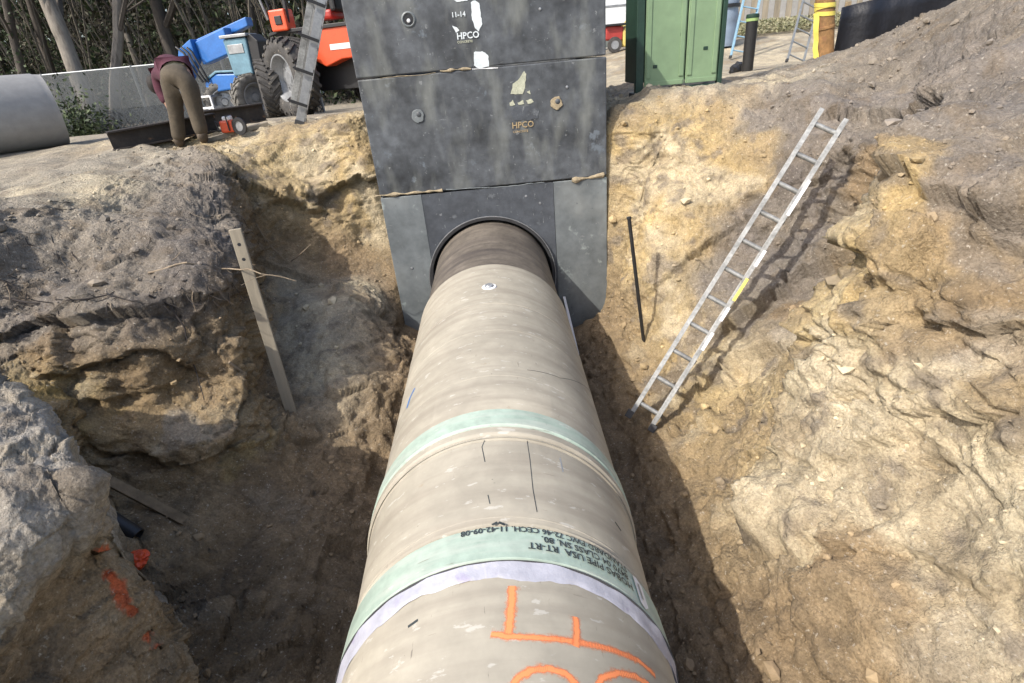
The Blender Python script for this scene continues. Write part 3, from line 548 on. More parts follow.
# loose clods and stones on the banks (uncountable)
def clods():
    V = []; Fc = []; CO = []
    r2 = np.random.RandomState(5)
    ico = bmesh.new(); bmesh.ops.create_icosphere(ico, subdivisions=1, radius=1)
    iv = np.array([v.co[:] for v in ico.verts]); ifc = [[v.index for v in f.verts] for f in ico.faces]; ico.free()
    cnt = 0
    flatp = pos.reshape(-1, 3); flatc = col.reshape(-1, 3)
    nn = normals(pos).reshape(-1, 3)
    while cnt < 7000:
        k = r2.randint(N_); p = flatp[k]
        if not (0.2 < p[1] < 9.0 and -4.6 < p[0] < 4.6): continue
        if nn[k, 2] < .45 and r2.rand() < .85: continue
        s = .005+.016*r2.rand()**4
        if r2.rand() < .03: s = .02+.035*r2.rand()**2
        vv = iv*(1+.35*r2.randn(len(iv), 1)*.6)*s*np.array([1, .6+.7*r2.rand(), .5+.4*r2.rand()])
        a = r2.rand()*6.28; ca_, sa = math.cos(a), math.sin(a)
        vv = vv@np.array([[ca_, sa, 0], [-sa, ca_, 0], [0, 0, 1]])
        b = len(V); V += (vv+p+nn[k]*s*.35).tolist(); Fc += [[q+b for q in f] for f in ifc]
        CO += [(*np.clip(flatc[k]*(.85+.3*r2.rand()), 0, .8), 1)]*len(iv); cnt += 1
    m = bpy.data.meshes.new('soil_clods'); m.from_pydata(V, [], Fc)
    a = m.color_attributes.new('soil', 'FLOAT_COLOR', 'POINT'); a.data.foreach_set('color', np.array(CO, dtype=np.float32).reshape(-1))
    m.materials.append(M['clod']); o = bpy.data.objects.new('soil_clods', m); C.objects.link(o)
    tag(o, 'loose clods and small stones lying on the dug trench banks', 'soil', kind='stuff')
clods()

# ------------------------------------------------------------------ pipeline
PX, PZ, PR = -.15, -1.43, .70
pl = thing('pipeline', 'large beige fibreglass pipe with mint green couplings running along the trench floor', 'pipe', (PX, 1.0, PZ-PR))
def shear(v):
    # pipe ends and joint rings lean back a little, as laid
    k = .20*min(1, max(0, (4.2-v[1])/1.5)); return (v[0], v[1]-k*(PZ+PR-v[2]), v[2])
def ring(y0, y1, r0, r1=None, ch=.012, n=96, segs=6):
    r1 = r0 if r1 is None else r1
    prof = [(r0-.05, y0), (r0-ch, y0)]
    for i in range(segs+1):
        t = i/segs; prof.append((r0+(r1-r0)*t, y0+ch+(y1-y0-2*ch)*t))
    prof += [(r1-ch, y1), (r1-.05, y1)]
    mb = MB().lathe(prof, (PX, 0, PZ), (0, 1, 0), n); mb.v = [shear(q) for q in mb.v]; return mb
ring(-2.5, 1.335, .648).build('pipe_section', M['pipe'], pl, True)
ring(1.515, 2.04, .650, .664).build('pipe_section', M['pipe'], pl, True)
ring(2.22, 4.44, .668, .682).build('pipe_section', M['pipe'], pl, True)
ring(4.40, 5.96, .655).build('pipe_section', M['pipe_dark'], pl, True)['label'] = 'dark stained narrower end of the pipe entering the chamber wall'
for y0, y1, r in ((3.17, 3.19, .6750), (2.60, 2.615, .6710), (3.60, 3.612, .6785), (1.565, 1.573, .6530)):
    ring(y0, y1, r, ch=.003, segs=1).build('wrap_ridge', M['pipe'], pl, True)
ring(1.345, 1.515, .668, .664).build('coupling', M['mint'], pl, True)
ring(1.515, 1.54, .661, .658).build('coupling_lip', M['pipe'], pl, True)
ring(2.12, 2.27, .684, .681).build('coupling', M['mint'], pl, True)['label'] = 'far mint green coupling dusted with dirt'
ring(2.055, 2.120, .682).build('clamp_band', M['pipe'], pl, True)
ring(2.035, 2.050, .673).build('clamp_band', M['pipe'], pl, True)
ring(1.3405, 1.345, .670, ch=.002).build('gasket', M['rubber'], pl, True)
# crumpled white tape
tp = MB(); n = 160; vs = []
prof = [(.6485, 1.290), (.652, 1.296), (.655, 1.306), (.658, 1.317), (.662, 1.329), (.666, 1.341)]
for j, (r, yy) in enumerate(prof):
    for k in range(n):
        a = 2*PI*k/n
        w = .006*mnoise.noise(Vector((math.cos(a)*9, math.sin(a)*9, yy*22)))
        wy = (.035*mnoise.noise(Vector((math.cos(a)*3+7, math.sin(a)*3, 3.)))+.012*mnoise.noise(Vector((math.cos(a)*14+7, math.sin(a)*14, 3.)))) if j < 2 else 0
        vs.append(shear((PX+(r+w)*math.sin(a), yy+wy, PZ+(r+w)*math.cos(a))))
tp.add(vs, [(i*n+k, i*n+(k+1)%n, (i+1)*n+(k+1)%n, (i+1)*n+k) for i in range(len(prof)-1) for k in range(n)])
tp.build('joint_tape', M['tape'], pl, True)
def cyl_hit(u, v, r):
    d = ray(u, v); ox, oz = -PX, H-PZ
    a = d.x**2+d.z**2; b = 2*(ox*d.x+oz*d.z); c = ox*ox+oz*oz-r*r
    D_ = b*b-4*a*c
    if D_ < 0: t = -b/(2*a)
    else: t = (-b-math.sqrt(D_))/(2*a)
    p = Vector((d.x*t, d.y*t, H+d.z*t)); return math.atan2(p.x-PX, p.z-PZ), p.y     # angle from crown, y
def cpt(a, yy, r): return Vector((PX+r*math.sin(a), yy, PZ+r*math.cos(a)))
def surf_r(yy, a=0):
    yy = yy+.20*min(1, max(0, (4.2-yy)/1.5))*.66*(1-math.cos(a))     # undo the lean of the rings
    if yy < 1.335: return .648
    if yy < 1.52: return .668
    if yy < 2.04: return .650+.014*(yy-1.515)/.525
    if yy < 2.27: return .685
    return .668+.014*min(1, (yy-2.22)/2.22)
def stroke_px(pts, w, r=0, th=.0018):
    q = []
    for u, v in pts:
        r_ = .67
        for _ in range(4): a_, y_ = cyl_hit(u, v, r_); r_ = surf_r(y_, a_)
        q.append((a_, y_))
    return stroke(q, w, r, th)
def stroke(q, w, r=.649, th=.0018):
    P_ = []
    for i in range(len(q)-1):
        k = 10
        for j in range(k): t = j/k; P_.append((q[i][0]*(1-t)+q[i+1][0]*t, q[i][1]*(1-t)+q[i+1][1]*t))
    P_.append(q[-1]); vs = []; fs = []
    for i, (a, yy) in enumerate(P_):
        a2, y2 = P_[min(i+1, len(P_)-1)]; a1, y1 = P_[max(i-1, 0)]
        dx, dy = (a2-a1)*.66, y2-y1; l = math.hypot(dx, dy)+1e-9
        for s_, sd in ((-1, 3.1), (1, 9.7)):
            ww = w*.5*(1+.18*mnoise.noise(Vector((i*.35, sd, w*50))))
            px_, py_ = -dy/l*ww*s_, dx/l*ww*s_; rs_ = surf_r(yy+py_, a)
            vs.append(cpt(a+px_/rs_, yy+py_, rs_+th))
        if i: b = 2*i; fs.append((b-2, b-1, b+1, b))
    n_ = len(vs); return vs, fs
def paint(name, strokes, m, r=.649, label=None):
    mb = MB()
    for i, (pts, w) in enumerate(strokes):
        vs, fs = stroke_px(pts, w, r, .0008+.0004*i); mb.add(vs, fs)
    o = mb.build(name, m, pl); at_ = o.data.attributes.new('edge', 'FLOAT', 'POINT')
    at_.data.foreach_set('value', [(-1. if i % 2 == 0 else 1.) for i in range(len(mb.v))])
    if label: o['label'] = label
    return o
for nm_, k_, m_ in (('overspray', 2.2, M['orange_mist']), ('spray_mark', 1.25, M['orange_coat'])):
  paint(nm_, [([(512,586),(512,600),(510,620),(508,638)], .028*k_), ([(491,634),(508,637),(540,638),(580,643),(612,650),(640,662),(655,676)], .019*k_),
      ([(575,617),(577,632),(576,647)], .022*k_)], m_, .6495 if k_ > 1 else .6500, label='orange sprayed lettering across the near pipe section')
  paint(nm_, [([(510,690),(518,678),(532,670),(550,669),(566,674),(578,686)], .021*k_), ([(594,692),(602,678),(618,673),(636,677),(650,686)], .021*k_)], m_, .6495 if k_ > 1 else .6500)
paint('paint_streak', [([(407,408),(410,398),(415,388)], .022)], M['blue_paint'], .6875)
paint('chalk_line', [([(528,437),(530,460),(533,490),(537,512)], .0035)], M['ink'], .6865)
paint('scuff', [([(492,525),(498,522),(505,525)], .010)], M['ink'], .663)
paint('scuff', [([(484,437),(482,447),(485,462)], .004)], M['ink'], .6865)
paint('scuff', [([(488,495),(490,504)], .004)], M['ink'], .663)
paint('scuff', [([(560,458),(563,472)], .006)], M['steel_grey'], .6865)
paint('scuff', [([(615,522),(621,531)], .012)], M['ink'], .663)
paint('scuff', [([(408,627),(418,620)], .010)], M['ink'], .6487)
paint('scuff', [([(527,370),(560,378),(590,392)], .004)], M['ink'], .6878)
# stencilled letters on the coupling, reading from the far side
def text_mesh(body, size):
    cu = bpy.data.curves.new('t', 'FONT'); cu.body = body; cu.size = size; cu.resolution_u = 2; cu.align_x = 'LEFT'; cu.offset = size*.02
    o = bpy.data.objects.new('t', cu); C.objects.link(o); bpy.context.view_layer.update()
    dg = bpy.context.evaluated_depsgraph_get(); m = bpy.data.meshes.new_from_object(o.evaluated_get(dg))
    bm = bmesh.new(); bm.from_mesh(m); bmesh.ops.triangulate(bm, faces=bm.faces); bmesh.ops.subdivide_edges(bm, edges=[e for e in bm.edges if e.calc_length() > size*.4], cuts=2)
    bm.to_mesh(m); bm.free()
    vs = [v.co.copy() for v in m.vertices]; fs = [tuple(p.vertices) for p in m.polygons]
    bpy.data.objects.remove(o); bpy.data.curves.remove(cu); bpy.data.meshes.remove(m); return vs, fs
def band_r(yy): return .669-.004*(yy-1.345)/.17
def pipe_text(body, size, a0, y0):
    vs, fs = text_mesh(body, size); mb = MB()
    mb.add([shear(cpt(a0-v.x/.668, y0-v.y, band_r(y0-v.y)+.003)) for v in vs], fs); return mb.build('lettering', M['ink'], pl)
for body, v0, sz, a0 in (('HOBAS PIPE USA  RT-RT', 1.425, .042, .88), ('8470 04 CLASS SN. 80.', 1.463, .040, .86), ('STANDARD FWC 72-46 CECH. 11-42-09-08', 1.500, .037, .87)):
    pipe_text(body, sz, a0, v0)
mb = MB(); mb.add([shear(cpt(.92+da, yy, band_r(yy)+.004)) for da, yy in ((0,1.37),(.035,1.355),(.08,1.38),(.08,1.475),(.035,1.495),(0,1.49))], [(0,1,2,3,4,5)])
stk = mb.build('sticker', M['label_white'], pl)
mb = MB(); mb.add([shear(cpt(.945+da, yy, band_r(yy)+.006)) for da, yy in ((0,1.395),(.018,1.395),(.018,1.465),(0,1.465))], [(0,1,2,3)]); mb.build('sticker_print', M['steel_grey'], stk)
# threaded plug on top of the far section
mb = MB(); c0 = cpt(.02, 3.92, .680)
mb.lathe([(.0, .018), (.028, .018), (.034, .012), (.036, 0), (.036, -.01)], c0, (0, 0, 1), 16).build('injection_plug', M['steel_grey'], pl, True)
mb = MB().lathe([(0, .003), (.055, .003), (.06, -.006)], c0, (0, 0, 1), 18); mb.build('plug_patch', M['label_white'], pl, True)

# ------------------------------------------------------------------ precast chamber
CH = thing('manhole_chamber', 'tall black coated concrete chamber the pipe runs into, stacked in three courses', 'chamber', (-.04, 7.0, -2.3))
x0, x1, y0, y1, th = -1.26, 1.18, 5.9, 8.3, .2
def course(z0, z1, m, dx=0., rot=0., front=None):
    mb = MB(); zc = (z0+z1)/2; h = z1-z0
    for c, dd in (((( x0+x1)/2, y0+th/2, zc), (x1-x0, th, h)), (((x0+x1)/2, y1-th/2, zc), (x1-x0, th, h)),
                  ((x0+th/2, (y0+y1)/2, zc), (th, y1-y0-2*th-.004, h)), ((x1-th/2, (y0+y1)/2, zc), (th, y1-y0-2*th-.004, h))):
        mb.box((c[0]+dx, c[1], c[2]), dd)
    return mb.build('riser', m, CH, bevel=.012)
z_a, z_b = -.40, .742
r1_ = course(z_a+.006, z_b-.006, M['bitumen']); r2_ = course(z_b+.006, 1.6, M['bitumen'], dx=-.006)
# bottom course with round opening
def plate_with_hole(xa, xb, za, zb, yf, yb, cx_, cz_, r, m, name, n=64):
    mb = MB(); fr = []; 
    for k in range(n):
        a = 2*PI*(k+.5)/n; dx, dz = math.cos(a), math.sin(a); t = 1e9
        if dx > 1e-6: t = min(t, (xb-cx_)/dx)
        if dx < -1e-6: t = min(t, (xa-cx_)/dx)
        if dz > 1e-6: t = min(t, (zb-cz_)/dz)
        if dz < -1e-6: t = min(t, (za-cz_)/dz)
        ex, ez = cx_+dx*t, cz_+dz*t
        for X_, Z_ in ((xa, za), (xa, zb), (xb, za), (xb, zb)):
            if math.hypot(ex-X_, ez-Z_) < .09 : ex, ez = X_, Z_
        fr.append(((cx_+dx*r, cz_+dz*r), (ex, ez)))
    vs = []
    for (i_, o_) in fr: vs += [(i_[0], yf, i_[1]), (o_[0], yf, o_[1]), (i_[0], yb, i_[1]), (o_[0], yb, o_[1])]
    fs = []
    for k in range(n):
        a, b = 4*k, 4*((k+1) % n); fs += [(a, a+1, b+1, b), (a+2, b+2, b+3, a+3), (a, b, b+2, a+2), (a+1, a+3, b+3, b+1)]
    mb.add(vs, fs); return mb.build(name, m, CH)
mb = MB()
for c, dd in (((x0+.22, y0+th/2, -1.42), (.44, th, 2.02)), ((x1-.29, y0+th/2, -1.42), (.58, th, 2.02)), ((-.04, y1-th/2, -1.42), (x1-x0, th, 2.02)),
              ((x0+th/2, (y0+y1)/2, -1.42), (th, y1-y0-2*th-.004, 2.02)), ((x1-th/2, (y0+y1)/2, -1.42), (th, y1-y0-2*th-.004, 2.02))): mb.box(c, dd)
mb.build('base_section', M['bitumen_pale'], CH, bevel=.006)
plate_with_hole(x0+.442, x1-.582, -2.43, -.412, y0-.004, y0+th, PX, PZ, .715, M['bitumen_dark'], 'opening_panel')
ringm = MB().lathe([(.69, -.03), (.715, -.035), (.722, -.02), (.722, .02), (.69, .02)], (PX, y0-.012, PZ), (0, 1, 0), 80, closed=True).build('pipe_seal', M['rubber'], CH, True)
MB().lathe([(.722, -.035), (.730, -.037), (.732, -.028), (.722, -.026)], (PX, y0-.012, PZ), (0, 1, 0), 80, closed=True).build('seal_band', M['steel_grey'], CH, True)
MB().lathe([(0, 0), (.70, 0), (.70, .02), (0, .02)], (PX, y0+.13, PZ), (0, 1, 0), 48).build('opening_liner', M['black'], CH)
# mortar squeezed from joints
def bead(pts, w, name='mortar_bead', m=None):
    mb = MB(); q = []; rr = []
    for i in range(len(pts)-1):
        for j in range(14):
            t = j/14; a = Vector(pts[i]).lerp(Vector(pts[i+1]), t); q.append(a+Vector((0, 0, .012*mnoise.noise(a*9)))); rr.append(max(.002, w*(.75+.9*mnoise.noise(a*16))))
    mb.tube(q, rr, 8); return mb.build(name, m or M['mortar'], CH, True)
def pf(u, v, d=0): return at(u, v, Y=y0-d)
bead([pf(376,196,.0), pf(410,193,.0), pf(445,190,.0)], .017)
bead([pf(446,190,.0), pf(500,187,.0), pf(548,182,.0)], .007, m=M['bitumen_pale'])
bead([pf(572,180,.0), pf(590,177,.0), pf(605,175,.0)], .024)
bead([pf(440,71,.0), pf(455,70,.0), pf(472,69,.0)], .015); bead([pf(472,69,.0), pf(500,67,.0)], .006, m=M['label_white'])
bead([pf(380,78,0), pf(440,73,0)], .004)
def blob(pts, m, name, d=.004, th_=.003):
    poly = [pf(u, v, 0) for u, v in pts]; mb = MB()
    # ragged outline
    q = []
    for i in range(len(poly)):
        a, b = poly[i], poly[(i+1) % len(poly)]
        for j in range(5):
            t = j/5; p = a.lerp(b, t); p = p+Vector((mnoise.noise(p*37), 0, mnoise.noise(p*37+Vector((5,5,5)))))*.008; q.append((p.x, p.z))
    mb.prism(q, lambda p: (p[0], y0-d, p[1]), lambda p: (p[0], y0-d+th_-.0005, p[1])); return mb.build(name, m, CH)
for pts in ([(471,2),(475,0),(479,3),(481,15),(482,24),(479,31),(475,28),(472,18)], [(474,52),(482,51),(488,55),(489,66),(480,69),(474,66)],
            [(453,0),(459,-3),(470,-3),(467,1),(458,2)], [(452,26),(456,27),(459,30),(456,33)]):
    blob(pts, M['white_mark'], 'whitewash_patch')
for pts in ([(519,79),(524,71),(526,74),(525,88),(523,94),(511,94),(513,84)], [(509,103),(513,100),(515,105),(510,106)], [(518,103),(523,100),(524,104),(519,105)],
            [(526,100),(531,99),(534,102),(528,104)], [(527,92),(530,90),(530,94)]):
    blob(pts, M['cream_mark'], 'scraped_patch')
blob([(512,110),(515,107),(534,106),(539,110),(538,118),(530,120),(514,120),(511,115)], M['bitumen_dark'], 'repair_patch')
def wall_text(body, size, u, v, m):
    vs, fs = text_mesh(body, size); p = pf(u, v); mb = MB()
    mb.add([(p.x+q.x, y0-.0075, p.z+q.y) for q in vs], fs); return mb.build('lettering', m, CH)
wall_text('HPCO', .078, 457, 39.5, M['white_mark']); wall_text('11-14', .058, 451.5, 17.5, M['white_mark']); wall_text('CONCRETE', .028, 457.5, 43.5, M['cream_mark'])
wall_text('HPCO', .082, 512, 128.5, M['tan_print']); wall_text('CONCRETE', .03, 513, 133, M['tan_print'])
def lifting(u, v, kind):
    p = pf(u, v); mb = MB()
    if kind == 'open':
        mb.lathe([(.045, -.002), (.055, -.012), (.066, -.006), (.068, .001)], (p.x, y0, p.z), (0, 1, 0), 24); o = mb.build('lifting_hole', M['bitumen_pale'], CH, True)
        MB().lathe([(0, 0), (.05, 0), (.05, .002), (0, .002)], (p.x, y0-.0045, p.z), (0, 1, 0), 24).build('hole_shade_disc', M['black'], o)  # flat black disc paints the shade inside the open lifting hole
        MB().lathe([(0, -.012), (.016, -.008), (.018, 0)], (p.x, y0-.006, p.z-.01), (0, 1, 0), 12).build('lifting_pin', M['label_white'], o, True)
    else:
        vs = []; n = 26
        q = [(p.x+.062*(1+.22*mnoise.noise(Vector((math.cos(2*PI*k/n)*2, math.sin(2*PI*k/n)*2, u))))*math.cos(2*PI*k/n), p.z+.062*(1+.22*mnoise.noise(Vector((math.cos(2*PI*k/n)*2, math.sin(2*PI*k/n)*2, u+9))))*math.sin(2*PI*k/n)) for k in range(n)]
        mb.prism(q, lambda s_: (s_[0], y0-.012, s_[1]), lambda s_: (s_[0], y0+.002, s_[1])); o = mb.build('lifting_hole', kind, CH, bevel=.004)
        MB().lathe([(0, -.006), (.02, -.004), (.026, 0)], (p.x+.012, y0-.012, p.z+.014), (0, 1, 0), 12).build('lifting_pin', M['bitumen'], o, True)
lifting(408.5, 19.5, 'open'); lifting(418, 116, M['bitumen_pale']); lifting(556.5, 103, M['mortar'])
for u, v in ((540,9), (567,87), (540,203), (526,196), (412,268)):
    p = pf(u, v); MB().lathe([(0, -.006), (.012, -.004), (.014, 0)], (p.x, y0-.003, p.z), (0, 1, 0), 10).build('bolt_head', M['steel_grey'], CH, True)

# ------------------------------------------------------------------ ladders
def ladder(name, label, foot, head, width_dir, width, n, rail=(.028, .075), m=M['alu'], rung_r=.016, extra=None, group=None):
    foot = Vector(foot); head = Vector(head); wd = Vector(width_dir).normalized()
    t = thing(name, label, 'ladder', foot, group); ax = (head-foot).normalized(); wd = (wd-ax*wd.dot(ax)).normalized(); nrm = wd.cross(ax)
    for s in (-1, 1):
        a = foot+wd*s*width/2; b = head+wd*s*width/2; mb = MB()
        mb.beam(a, b, rail[0]*.35, rail[1], nrm)
        for q in (-1, 1): mb.beam(a-wd*s*rail[0]*.35+nrm*q*(rail[1]/2-.004), b-wd*s*rail[0]*.35+nrm*q*(rail[1]/2-.004), rail[0], .007, nrm)
        mb.build('rail', m, t, bevel=.0015)
        fb = MB().beam(a-ax*.015, a+ax*.05, rail[0]*1.6, rail[1]*1.15, nrm); fb.build('foot', M['rubber'], t, bevel=.004)
    L_ = (head-foot).length
    for k in range(n):
        c = foot+ax*(L_*(k+.55)/n)
        MB().tube([c-wd*width/2, c+wd*width/2], rung_r, 10).build('rung', m, t, True)
    return t, ax, wd, nrm
r1b, r2b = at(628, 415, Y=3.62), at(652, 430, Y=3.50); r1t, r2t = at(821, 109, Y=4.36), at(846, 121, Y=4.28); LW_ = ((r2b-r1b).length+(r2t-r1t).length)/2; print('LW', (r2b-r1b).length, (r2t-r1t).length)
fl = (r1b+r2b)/2; hd = (r1t+r2t)/2; wdv = (r2b-r1b).normalized()+(r2t-r1t).normalized()
LD = ladder('aluminium_ladder', 'aluminium extension ladder section leaning on the right-hand trench bank', fl, hd, wdv, LW_, 11, rung_r=.019, rail=(.034, .06))
t_, ax_, wd_, nr_ = LD
fs_ = 1 if nr_.dot(Vector((0,0,H))-fl) > 0 else -1
for s, w, m_ in ((.47, .20, M['yellow']), (.39, .12, M['label_white']), (.30, .16, M['label_white']), (.57, .14, M['label_white']), (.76, .30, M['label_white'])):
    c = fl+(hd-fl)*s+wd_*LW_/2+nr_*fs_*.0335
    MB().beam(c-ax_*w/2, c+ax_*w/2, .024, .0025, nr_).build('sticker', m_, t_)
for k in range(11):
    c = fl+ax_*((hd-fl).length*(k+.55)/11)+wd_*LW_/2
    MB().lathe([(0, .006), (.017, .006), (.02, 0)], c+wd_*.006, wd_, 12).build('rung_end', M['black'], t_, True)

# ------------------------------------------------------------------ loose items in the trench
def plank(label, a, b, w, h, up, m=M['wood_grey'], name='wooden_plank', holes=()):
    t = thing(name, label, 'plank', a); a = Vector(a); b = Vector(b)
    MB().beam(a, b, w, h, up).build('board', m, t, bevel=.004)
    for s in holes:
        c = a.lerp(b, s); u_ = Vector(up).normalized()
        MB().lathe([(0, .001), (.013, .001), (.013, -.003)], c+u_*h/2, up, 10).build('bolt_hole', M['black'], t)
    return t
pa = hit(291, 412); pb = at(235, 229, Y=pa.y+.15)
plank('weathered board standing upright against the left trench bank', pa-Vector((0,0,.06)), pb, .085, .038, (.25,-1,.1), holes=(.86, .93))
g = hit(62, 457); g2 = hit(190, 520)
plank('half-buried grey board lying in the gully at the foot of the left bank', g+Vector((0,0,.01)), g2-Vector((0,0,.045)), .06, .04, (.1,-.3,1), M['mudwood'])
a = at(564, 297, X=.66); b = at(577, 352, X=.70)
plank('pale narrow lath wedged between the pipe and the right bank', b+Vector((0.02,0,-.1)), a, .03, .03, (0,0,1), M['label_white'])
bp_ = hit(645, 341); tp_ = at(629, 218, Y=bp_.y+.05)
tr_ = thing('steel_rod', 'thin black steel rod driven upright into the right bank', 'rod', bp_)
MB().tube([bp_-Vector((0,0,.1)), tp_], .017, 10).build('bar', M['black_steel'], tr_, True)
MB().lathe([(0, .012), (.02, .01), (.022, -.006), (.017, -.012)], tp_, (tp_-bp_), 12).build('mushroomed_head', M['black_steel'], tr_, True)
# black hose end in the gully
pq = hit(112, 528)
hz = thing('black_pipe_end', 'short black plastic pipe lying in the gully behind the near bank', 'pipe', pq)
pa_ = hit(100, 512)+Vector((-.10, .05, .04)); pb_ = hit(141, 541)+Vector((0, 0, .045))
mb = MB(); ax = (pb_-pa_).normalized(); mb.lathe([(.045, 0), (.045, (pb_-pa_).length), (.037, (pb_-pa_).length), (.037, 0)], pa_, ax, 20, closed=True); mb.build('tube_wall', M['black'], hz, True)
# crumpled orange plastic
po = hit(137, 562)+Vector((0, 0, .02))
bm = bmesh.new(); bmesh.ops.create_icosphere(bm, subdivisions=5, radius=.055)
for v in bm.verts:
    k = v.co.normalized(); v.co = Vector((v.co.x*1.45, v.co.y*1.1, v.co.z*.75))*(1+.40*mnoise.noise(k*1.7)+.22*mnoise.noise(k*3.6))
mo = bpy.data.meshes.new('plastic_scrap'); bm.to_mesh(mo); bm.free(); mo.materials.append(M['bag'])
ob = bpy.data.objects.new('plastic_scrap', mo); C.objects.link(ob); ob.location = po; tag(ob, 'crumpled bright orange plastic scrap on the dark mud', 'litter')

# roots
def root(label, pts, r, m, branches=True, sag=.0, lift=.012):
    q = [hit(u, v)+Vector((0, -.02, lift)) if not isinstance(u, Vector) else u for u, v in pts]
    P_ = []
    for i in range(len(q)-1):
        for j in range(6):
            t = j/6; p = q[i].lerp(q[i+1], t); P_.append(p+Vector((mnoise.noise(p*5), mnoise.noise(p*5+Vector((3,3,3))), mnoise.noise(p*5+Vector((7,7,7)))))*.02)
    P_.append(q[-1]); n = len(P_)
    o = thing('exposed_root', label, 'root', P_[0], 'roots hanging out of the left bank')
    MB().tube(P_, [r*(1-.65*i/n) for i in range(n)], 7).build('main_root', m, o, True)
    if branches:
        for k in range(5):
            i = rnd.randrange(2, n-2); d = Vector((rnd.uniform(-1,1), -.3, rnd.uniform(-1,.4)))*rnd.uniform(.08,.22)
            MB().tube([P_[i], P_[i]+d*.5+Vector((0,0,.01)), P_[i]+d], [r*.4, r*.3, r*.15], 5).build('rootlet', m, o, True)
R5 = random.Random(21)
for nm_, m_, n_, lab_ in (('root_hairs', M['root_dark'], 190, 'dark hair roots hanging from the left topsoil'), ('dry_stalks', M['root'], 90, 'dry straw and thin roots caught in the left topsoil')):
    mb = MB()
    for k in range(n_):
        f = R5.random(); u = 0+250*f+R5.gauss(0, 12); v = 165+130*R5.random()**.7+(20*(1-f)); a = hit(max(0, u), v)
        if a.x > -1.4: continue
        L_ = R5.uniform(.05, .22); dd = Vector((R5.gauss(0, .5), -.35+R5.gauss(0,.3), -.8+R5.gauss(0,.4))).normalized(); p = [a]
        for q_ in range(4): dd = (dd+Vector((R5.gauss(0,.25), R5.gauss(0,.25), R5.gauss(0,.25)))).normalized(); p.append(p[-1]+dd*L_/4+Vector((.004,-.006,.004)))
        r_ = R5.uniform(.0015, .004); mb.tube(p, [r_, r_, r_*.8, r_*.6, r_*.3], 4, False)
    tag(mb.build(nm_, m_, None, True), lab_, 'roots', kind='stuff')
def pt(u, v, Y): return (at(u, v, Y=Y), 0)
root('long pale root stretching across the left bank past the upright board', [(150,272), (190,264), (225,268), pt(262,273,3.75), pt(296,281,3.8)], .0085, M['root'])
root('pale root curling down from the shaded recess beside the board', [(258,225), (272,248), (290,265)], .007, M['root'])
root('short pale root tip poking up near the chamber recess', [(292,262), pt(303,252,5.2), pt(311,244,5.2)], .006, M['root'], False)
root('dark root tangle along the lower edge of the left topsoil', [(6,300), (40,303), (75,300), (110,296), (140,301)], .009, M['root_dark'])
root('dark root drooping down the corner of the left bank', [(152,295), (172,305), (186,330), (196,370), (206,400)], .008, M['root_dark'])
root('thin dark root above the tangle at the left photo edge', [(0,280), (14,286), (24,296)], .007, M['root_dark'])
root('stub of brown root low on the shaded left bank', [(232,362), (245,372), (258,380)], .012, M['root'], False)

# ------------------------------------------------------------------ left side: pipe, beam, person, saw
cp = at(34, 157, Z=.1); cp.z = zat(cp.x, cp.y)
rr_ = .50; cc_ = Vector((cp.x, cp.y+.35, cp.z+rr_-.01)); dirv = Vector((1, .95, .0)).normalized()
e1 = at(60, 124, Y=8.9); 
st_ = thing('stored_pipe', 'grey concrete-coloured pipe lying on the ground by the fence', 'pipe', (cc_.x-1.2, cc_.y, cp.z))
end = Vector((at(60,124,Y=cc_.y).x, cc_.y, cc_.z)); start = end-dirv*4.2
L_ = 4.2
MB().lathe([(rr_-.06, 0), (rr_-.01, 0), (rr_, .01), (rr_, L_-.10), (rr_-.012, L_-.08), (rr_-.02, L_), (rr_-.06, L_)], start, dirv, 64, closed=True).build('pipe_wall', M['concrete'], st_, True)
for s in (.8, 3.2):
    c = start+dirv*s; MB().beam(Vector((c.x, c.y-.5, cp.z+.0)), Vector((c.x, c.y+.5, cp.z+.0)), .1, .1).build('timber_chock', M['wood'], st_, bevel=.005)

def ibeam(label, a, b, h, w, m=M['rust_beam'], group=None):
    a = Vector(a); b = Vector(b); t = thing('steel_beam', label, 'beam', a, group)
    MB().beam(a, b, .02, h-.04).build('web', m, t)
    for s, nm in ((1, 'flange'), (-1, 'flange')):
        MB().beam(a+Vector((0,0,s*(h/2-.01))), b+Vector((0,0,s*(h/2-.01))), w, .02).build(nm, m, t, bevel=.003)
    return t
a = at(112, 146, Z=.27); b = at(262, 120, Z=.30); b = Vector((b.x, a.y+1.1, b.z)) if b.y > a.y+1.8 else b
b = at(218, 127, Y=a.y+.75)
za, zb = zat(a.x, a.y), zat(b.x, b.y)
ibeam('long dark steel beam lying on the ground in front of the bending person', (a.x, a.y, za+.11), (b.x, b.y, zb+.12), .22, .18)
a2 = at(205, 118, Y=9.4); b2 = at(264, 112, Y=9.9)
ibeam('short dark steel beam on the ground below the blue machine', (a2.x, a2.y, zat(a2.x, a2.y)+.14), (b2.x, b2.y, zat(b2.x, b2.y)+.15), .28, .20)
a = hit(207, 143); b = hit(268, 126)
plank('flat weathered plank on the ground behind the person', (a.x, a.y, zat(a.x,a.y)+.03), (b.x, b.y, zat(b.x,b.y)+.03), .16, .05, (0,0,1))

